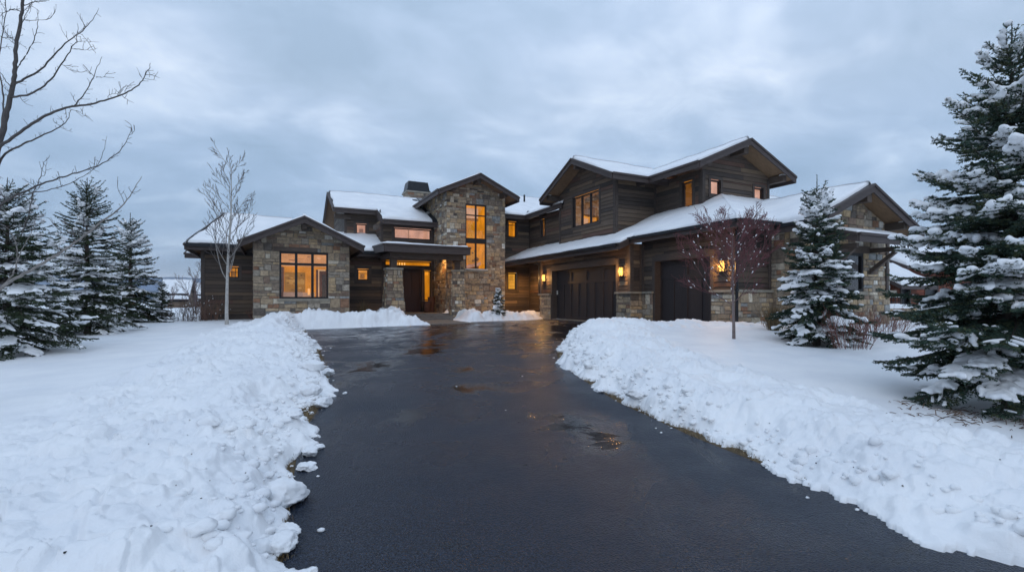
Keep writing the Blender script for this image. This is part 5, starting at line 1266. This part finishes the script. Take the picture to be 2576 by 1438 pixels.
for i, (u, s, z, n, h, sp, c, lb, sn_) in enumerate([
    (655, 20.2, .1, 26, .62, .7, RED, 'reddish bare shrub below the left corner of the stone gable', .04), (700, 20.4, .12, 30, .72, .8, (.2, .10, .07), 'red-brown bare shrub just left under the picture window', .05),
    (765, 20.6, .2, 26, .55, .8, (.23, .14, .10), 'low brown shrub centred under the picture window', .10), (835, 21.2, .25, 26, .55, .8, (.22, .12, .09), 'low rusty shrub under the right part of the picture window', .06),
    (460, 20.4, -.12, 30, 1.0, .9, BRN, 'dark leggy bare shrub at the far-left corner, snow caught in it', .22), (500, 20.3, -.1, 26, 1.2, .7, (.13, .085, .07), 'tall purple-brown bare shrub beside the timber wing corner', .12),
    (532, 20.6, -.1, 30, .95, .7, (.22, .125, .085), 'rust coloured bare shrub against the timber wing wall', .03),
    (2190, 11.4, .05, 80, .70, 1.3, (.20, .085, .06), 'wide red-stemmed shrub between the narrow spruce and the big spruce', .03), (2140, 9.6, .1, 34, .6, .7, RED, 'low red shrub right behind the narrow spruce', .05),
    (1962, 13.2, .1, 34, .70, .9, (.24, .15, .08), 'tan dry shrub at the garage corner behind the narrow spruce', .02)]):
    shrub('bare_shrub', lb, 'shrub', at(u, s, z=z), n, h, sp, c, (.0085 if u < 560 else .0055), 60+i, sn_, 2, 30)
for i, (u, s, z, h, lb) in enumerate([(915, 23.4, .1, .95, 'fan of dry ornamental grass before the wall with the small square window'), (1945, 12.6, .15, .8, 'dry ornamental grass clump at the stone wainscot by the garage corner')]):
    Vb, Fb, Cb = [], [], []; rr = random.Random(i)
    for _ in range(260):
        a = rr.uniform(0, 6.283); an = rr.uniform(0, .5); le = h*rr.uniform(.6, 1.05); k = len(Vb); dx, dy = math.cos(a), math.sin(a); w = .006; c = pick(STRAW, .8); bx, by = dx*.12*rr.random(), dy*.12*rr.random()
        m = (bx+dx*le*.5*math.sin(an), by+dy*le*.5*math.sin(an), le*.5); t = (bx+dx*le*math.sin(an)*1.25, by+dy*le*math.sin(an)*1.25, le*math.cos(an))
        Vb += [(bx-dy*w, by+dx*w, -.1), (bx+dy*w, by-dx*w, -.1), (m[0]+dy*w, m[1]-dx*w, m[2]), (m[0]-dy*w, m[1]+dx*w, m[2]), t]; Fb.append((k, k+1, k+2, k+3)); Fb.append((k+3, k+2, k+4, k+4)); Cb += [c]*5
    o = npmesh('ornamental_grass', Vb, [np.array(Fb[::2]), np.array([f[:3] for f in Fb[1::2]])], M['straw'], col=np.array(Cb)); o.location = at(u, s, z=z); tag(o, lb, 'grass clump')
# litter under the big spruce
mbv = []; rg = np.random.default_rng(6); tubes = []
for _ in range(150):
    L = rg.normal(5.55, .55); D = rg.normal(5.7, .30); z = ground_z(L, D); X, Y, _z = wld(L, D); a = rg.uniform(0, 6.283); l = rg.uniform(.03, .16); e = rg.uniform(0, .5)
    tubes.append(([(X, Y, z), (X+math.cos(a)*l*.5, Y+math.sin(a)*l*.5, z+.01+e*l*.5), (X+math.cos(a)*l, Y+math.sin(a)*l, z+e*l*.8)], [.005, .004, .002], tuple(np.array((.14, .09, .06))*rg.uniform(.5, 1.6))))
tag(tubes_obj('twig_litter', tubes, M['twig'], None, 4), kind='stuff')
# ------------------------------------------------------------------ far things
def small_house(name, label, cat, x0, x1, y0, y1, eave, ridge, wallc, group=None, wins=(), mat='siding'):
    o = empty(name, ((x0+x1)/2, (y0+y1)/2, 0)); tag(o, label, cat, group); of = o.location
    def B(mb, n, m, p=None, sm=False): return mb.build(n, M[m], p or o, sm, offset=(of.x, of.y, of.z))
    m = MB(); ym = (y0+y1)/2
    pal = [(wallc, 3), (tuple(c*.8 for c in wallc), 2), (tuple(c*1.2 for c in wallc), 1)]
    clad(m, FY(y0), rect(x0, x1, -1, eave), list(wins), 'wood', pal); clad(m, FX(x0), [(y0, -1), (y1, -1), (y1, eave), (ym, ridge), (y0, eave)], [], 'wood', pal)
    clad(m, Frame('X+', x1), [(y0, -1), (y1, -1), (y1, eave), (ym, ridge), (y0, eave)], [], 'wood', pal); B(m, 'wall', mat)
    r = MB(); ov = .6; k = (ridge-eave)/(ym-y0)
    for s in (-1, 1):
        ya = ym+s*(ym-y0+ov); za = ridge-k*(ym-y0+ov)
        r.hexa([(x0-ov, ya, za-.15), (x1+ov, ya, za-.15), (x1+ov, ym, ridge-.15), (x0-ov, ym, ridge-.15), (x0-ov, ya, za+.02), (x1+ov, ya, za+.02), (x1+ov, ym, ridge+.02), (x0-ov, ym, ridge+.02)])
    rf = B(r, 'roof', 'fascia'); s_ = []
    V1, F1 = snow_sheet([(x0-ov, y0-ov), (x1+ov, y0-ov), (x1+ov, ym), (x0-ov, ym)], lambda X, Y: ridge-k*(ym-Y)+.02, .2, (1, 1, 0, 1), (.03,)*4, 3)
    V2, F2 = snow_sheet([(x0-ov, ym), (x1+ov, ym), (x1+ov, y1+ov), (x0-ov, y1+ov)], lambda X, Y: ridge-k*(Y-ym)+.02, .2, (0, 1, 1, 1), (.03,)*4, 4)
    npmesh('roof_snow', np.concatenate([V1, V2]), [np.concatenate([F1, F2+len(V1)])], M['snow'], rf, True, offset=(of.x, of.y, of.z))
    for h in wins:
        w = MB(); f = FY(y0); f.box(w, h[0], h[1], h[2], h[3], -.12, -.08); wo = B(w, 'window', 'metal')
        w = MB(); f.box(w, h[0]-.1, h[1]+.1, h[3], h[3]+.12, 0, .05); f.box(w, h[0]-.1, h[1]+.1, h[2]-.12, h[2], 0, .05); f.box(w, h[0]-.1, h[0], h[2], h[3], 0, .05); f.box(w, h[1], h[1]+.1, h[2], h[3], 0, .05); B(w, 'window_frame', 'trim', wo)
    return o
small_house('neighbour_house', 'red-brown stained timber house with snowy roof behind the big spruce', 'house', 32.9, 43, 15.6, 24, 3.2, 5.2, (.17, .045, .022), wins=((33.4, 34.4, .9, 2.3), (35.6, 37.0, .9, 2.3)), mat='redwood')
small_house('garden_cabin', 'low red timber outbuilding joined to the stone terrace behind the big spruce', 'outbuilding', 26.4, 28.4, 12.8, 15.2, 1.95, 2.6, (.16, .05, .025), wins=((27.0, 27.7, .6, 1.5),), mat='redwood')
# low stone terrace wall with snow and a railing
o = empty('garden_wall', (24.0, 11.4, 0)); tag(o, 'low snow-topped stone garden wall between the stone wing and the big spruce', 'stone wall')
m = MB(); clad(m, FY(11.4), rect(22.2, 27.5, -.3, .62), [], 'stone'); clad(m, FX(22.2), rect(11.4, 12.0, -.3, .62), [], 'stone'); m.build('stone_courses', M['stone'], o, offset=(24, 11.4, 0))
V, F = snow_sheet([(22.15, 11.35), (27.5, 11.35), (27.5, 12.1), (22.15, 12.1)], lambda X, Y: .62+0*X, .16, (1, 1, 1, 1), (0,)*4, 2); npmesh('wall_snow', V, [F], M['snow'], o, True, offset=(24, 11.4, 0))
o = empty('garden_railing', (24.0, 12.4, .6)); tag(o, 'thin dark railing on the snowy garden wall beside the stone wing', 'railing')
m = MB()
for k in range(14): m.box(-1.6+k*.3, -1.58+k*.3, 0, .02, 0, .5)
for z in (.48, .25, .02): m.box(-1.7, 2.4, -.01, .03, z, z+.03)
m.build('rails', M['metal'], o)
V, F = snow_sheet([(-1.7, -.03), (2.4, -.03), (2.4, .05), (-1.7, .05)], lambda X, Y: .51+0*X, .05, (1, 1, 1, 1), (0,)*4, 2); npmesh('rail_snow', V, [F], M['snow'], o, True)
# bare tree rising behind the neighbour roof
rg = np.random.default_rng(31); tubes = []
cfg = dict(levels=3, n=[9, 5, 3], start=[.3, .2, .2], ang=[(20, 40), (18, 38), (20, 40)], len=[.5, .5, .5], taper=[.4, .4, .4], rk=[.5, .6, .7], rmin=.012, up=.06, wob=.06, seg=.4, tip=.3, col=lambda l, q: (.10, .085, .08))
grow(tubes, (0, 0, 0), (0, 0, 1), 6.0, .10, 0, rg, cfg); finish_tree('bare_tree', 'small bare tree showing above the neighbouring roof left of the big spruce', 'bare tree', at(2325, 30, z=.1), tubes, ns=3)
# valley houses on the left
def far_house(u0, u1, s, eave, ridge, label, c, wins=True):
    x0, y0, _ = at(u0, s, z=0); x1 = xOn(u1, y0)
    w = [(x0+(x1-x0)*a, x0+(x1-x0)*a+1.2, .8, 2.0) for a in (.18, .5, .75)] if wins else []
    small_house('distant_house', label, 'house', x0, x1, y0, y0+9, eave, ridge, c, 'houses in the valley beyond the left lawn', w)
far_house(405, 466, 80, 1.5, 4.4, 'distant low tan house with snowy roof seen past the left spruces', (.20, .14, .10))
far_house(476, 530, 92, 1.6, 4.2, 'distant brown house with steep snowy roof close to the timber wing corner', (.20, .13, .10))
far_house(418, 452, 150, 2.4, 4.8, 'farther pale snow-roofed house above the low tan one', (.24, .2, .17))
# bushes/trees beyond
rg = np.random.default_rng(91)
for i, (u, s, h, lb) in enumerate([(492, 34, 3.6, 'wispy bare tree standing beside the far-left eave of the timber wing'), (430, 60, 3.0, 'small leafless tree before the distant tan house'), (520, 40, 3.4, 'bare tree mostly hidden by the timber wing corner')]):
    tubes = []; cfg = dict(levels=3, n=[10, 6, 4], start=[.12, .2, .2], ang=[(20, 40), (18, 38), (20, 40)], len=[.6, .55, .55], taper=[.4, .4, .4], rk=[.55, .6, .7], rmin=.008, up=.05, wob=.06, seg=.3, tip=.3, col=lambda l, q: (.14, .10, .095))
    grow(tubes, (0, 0, -.3), (0, 0, 1), h*.85, .05, 0, rg, cfg); finish_tree('bare_tree', lb, 'bare tree', at(u, s, z=-.1), tubes, ns=3)
# wooded hills and mountains
def hills(name, label, s0, s1, a0, a1, hfun, na, nr_, seed, mat, z0=-2):
    A = np.radians(np.linspace(a0, a1, na)); S = np.linspace(s0, s1, nr_); aa, ss = np.meshgrid(A, S)
    X = ss*np.sin(aa+YAW)/np.cos(aa); Y = ss*np.cos(aa+YAW)/np.cos(aa)
    Z = hfun(np.degrees(aa), (ss-s0)/(s1-s0), X, Y)+z0
    V = np.stack([X, Y, Z], -1).reshape(-1, 3); i = np.arange(na*nr_).reshape(nr_, na)
    o = npmesh(name, V, [np.stack([i[:-1, :-1], i[:-1, 1:], i[1:, 1:], i[1:, :-1]], -1).reshape(-1, 4)], mat, None, True); tag(o, kind='structure'); return o
def hill_mat(name, snowc, treec, sc, th):
    m, n, l = newmat(name); out = N(n, 'ShaderNodeOutputMaterial'); b = N(n, 'ShaderNodeBsdfPrincipled'); l.new(b.outputs[0], out.inputs[0]); b.inputs['Roughness'].default_value = .9; b.inputs['Specular IOR Level'].default_value = .1
    tc = N(n, 'ShaderNodeTexCoord'); mp = N(n, 'ShaderNodeMapping'); mp.inputs['Scale'].default_value = (1, 1, 3.5); l.new(tc.outputs['Object'], mp.inputs[0])
    ns = N(n, 'ShaderNodeTexNoise'); ns.inputs['Scale'].default_value = sc; ns.inputs['Detail'].default_value = 9; ns.inputs['Roughness'].default_value = .62; l.new(mp.outputs[0], ns.inputs[0])
    r = N(n, 'ShaderNodeValToRGB'); l.new(ns.outputs[0], r.inputs[0]); r.color_ramp.elements[0].position = th-.03; r.color_ramp.elements[0].color = (*treec, 1); r.color_ramp.elements[1].position = th+.03; r.color_ramp.elements[1].color = (*snowc, 1)
    l.new(r.outputs[0], b.inputs['Base Color']); return m
mh1 = hill_mat('wooded_hill', (.42, .50, .62), (.030, .050, .070), .05, .60); mh2 = hill_mat('snow_mountain', (.15, .21, .32), (.07, .10, .15), .008, .50)  # far snow darkened and blued: shade and haze put into the colour
hills('hills', None, 420, 900, -58, 58, lambda A, t, X, Y: sst(0, 1, t)*(17+9*fbm(X/160, Y/160, 3, 5))*np.interp(t, [0, .3, 1], [0, .5, 1]), 700, 40, 1, mh1)
hills('mountains', None, 1500, 2600, -60, 60, lambda A, t, X, Y: np.sin(np.clip(t, 0, 1)*math.pi*.55)*(112+44*fbm(X/420, Y/420, 13, 6)), 700, 60, 2, mh2, -4)

hz = MB(); hz.box(-2900, 2900, -700, 2900, -7, 190)
m_, n_, l_ = newmat('haze'); o_ = N(n_, 'ShaderNodeOutputMaterial'); pv = N(n_, 'ShaderNodeVolumePrincipled'); l_.new(pv.outputs[0], o_.inputs['Volume'])
pv.inputs['Color'].default_value = (.80, .88, 1.0, 1); pv.inputs['Density'].default_value = .00026; M['haze'] = m_
tag(hz.build('haze', M['haze']), kind='stuff')
# ------------------------------------------------------------------ light, sky, camera
w = bpy.data.worlds.new('World'); SC.world = w; w.use_nodes = True; n = w.node_tree.nodes; l = w.node_tree.links; n.clear()
out = N(n, 'ShaderNodeOutputWorld'); bg = N(n, 'ShaderNodeBackground'); l.new(bg.outputs[0], out.inputs[0])
SUN_EL, SUN_AZ = math.radians(38), math.radians(205)
sky = N(n, 'ShaderNodeTexSky', sky_type='NISHITA'); sky.sun_disc = False; sky.sun_elevation = SUN_EL; sky.sun_rotation = SUN_AZ
tc = N(n, 'ShaderNodeTexCoord'); sx = N(n, 'ShaderNodeSeparateXYZ'); l.new(tc.outputs['Generated'], sx.inputs[0])
def math_(op, a, b=None, c=None):
    m = N(n, 'ShaderNodeMath', operation=op)
    for i, x in enumerate((a, b, c)):
        if x is None: continue
        if isinstance(x, (int, float)): m.inputs[i].default_value = x
        else: l.new(x, m.inputs[i])
    return m.outputs[0]
zc = math_('MAXIMUM', sx.outputs[2], 0.0); zz = math_('ADD', zc, .30)
px, py = math_('DIVIDE', sx.outputs[0], zz), math_('DIVIDE', sx.outputs[1], zz)
cb = N(n, 'ShaderNodeCombineXYZ'); l.new(px, cb.inputs[0]); l.new(py, cb.inputs[1])
def cloud(scale, detail, rough, dist, rot, sc3, offs):
    mp = N(n, 'ShaderNodeMapping'); mp.inputs['Rotation'].default_value = (0, 0, math.radians(rot)); mp.inputs['Scale'].default_value = sc3; mp.inputs['Location'].default_value = offs; l.new(cb.outputs[0], mp.inputs[0])
    t = N(n, 'ShaderNodeTexNoise'); t.inputs['Scale'].default_value = scale; t.inputs['Detail'].default_value = detail; t.inputs['Roughness'].default_value = rough; t.inputs['Distortion'].default_value = dist; l.new(mp.outputs[0], t.inputs[0]); return t.outputs[0]
c1 = cloud(1.5, 5, .52, .5, 70, (1, 1.5, 1), (3.1, 1.7, 0)); c2 = cloud(3.6, 7, .58, .5, 55, (1, 1.35, 1), (7.3, 2.2, 0))
cs = math_('ADD', math_('MULTIPLY', c1, .62), math_('MULTIPLY', c2, .38))
cr = N(n, 'ShaderNodeValToRGB'); l.new(cs, cr.inputs[0]); e = cr.color_ramp.elements
e[0].position = .36; e[0].color = (.258, .350, .475, 1); e[1].position = .72; e[1].color = (.60, .67, .78, 1); k = e.new(.50); k.color = (.335, .430, .575, 1); k = e.new(.61); k.color = (.455, .545, .685, 1)
k = e.new(.43); k.color = (.295, .390, .525, 1)
# elevation shading: darker blue band low down, pale strip on the horizon, bright overcast overhead
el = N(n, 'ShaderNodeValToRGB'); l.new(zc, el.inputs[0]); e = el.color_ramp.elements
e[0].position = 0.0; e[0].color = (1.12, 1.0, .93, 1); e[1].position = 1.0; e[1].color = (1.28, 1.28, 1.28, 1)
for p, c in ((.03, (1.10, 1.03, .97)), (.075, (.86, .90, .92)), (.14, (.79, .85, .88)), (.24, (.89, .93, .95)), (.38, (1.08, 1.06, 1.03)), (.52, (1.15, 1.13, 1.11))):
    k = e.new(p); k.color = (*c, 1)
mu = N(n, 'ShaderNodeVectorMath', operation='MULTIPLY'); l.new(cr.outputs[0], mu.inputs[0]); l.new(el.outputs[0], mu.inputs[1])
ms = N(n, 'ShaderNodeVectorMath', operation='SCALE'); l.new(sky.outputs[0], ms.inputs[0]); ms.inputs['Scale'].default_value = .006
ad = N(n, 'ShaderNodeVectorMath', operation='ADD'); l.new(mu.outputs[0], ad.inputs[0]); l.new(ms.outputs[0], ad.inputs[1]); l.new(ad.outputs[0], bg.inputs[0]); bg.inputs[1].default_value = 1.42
sd = bpy.data.lights.new('sun', 'SUN'); sd.energy = .32; sd.angle = math.radians(35); sd.color = (1, .95, .92)
so = bpy.data.objects.new('sun', sd); COL.objects.link(so)
dirv = Vector((math.sin(SUN_AZ)*math.cos(SUN_EL), math.cos(SUN_AZ)*math.cos(SUN_EL), math.sin(SUN_EL))); so.rotation_euler = dirv.to_track_quat('Z', 'Y').to_euler(); so.location = (0, -5, 20)
cam = bpy.data.cameras.new('camera'); co = bpy.data.objects.new('camera', cam); COL.objects.link(co); SC.camera = co
cam.sensor_width = 36; cam.lens = FOC/2576*36; cam.shift_y = (HV-719)/2576; cam.shift_x = 0
cam.clip_start = .05; cam.clip_end = 8000
co.location = (0, 0, EYE); co.rotation_euler = (math.radians(90), 0, -YAW)
SC.view_settings.view_transform = 'Standard'; SC.view_settings.look = 'None'; SC.view_settings.gamma = 1; SC.view_settings.exposure = 0
SC.cycles.use_denoising = True
try: SC.cycles.denoiser = 'OPENIMAGEDENOISE'
except Exception: pass
SC.cycles.max_bounces = 6; SC.cycles.transparent_max_bounces = 12; SC.cycles.sample_clamp_indirect = 6; SC.cycles.caustics_reflective = False; SC.cycles.caustics_refractive = False
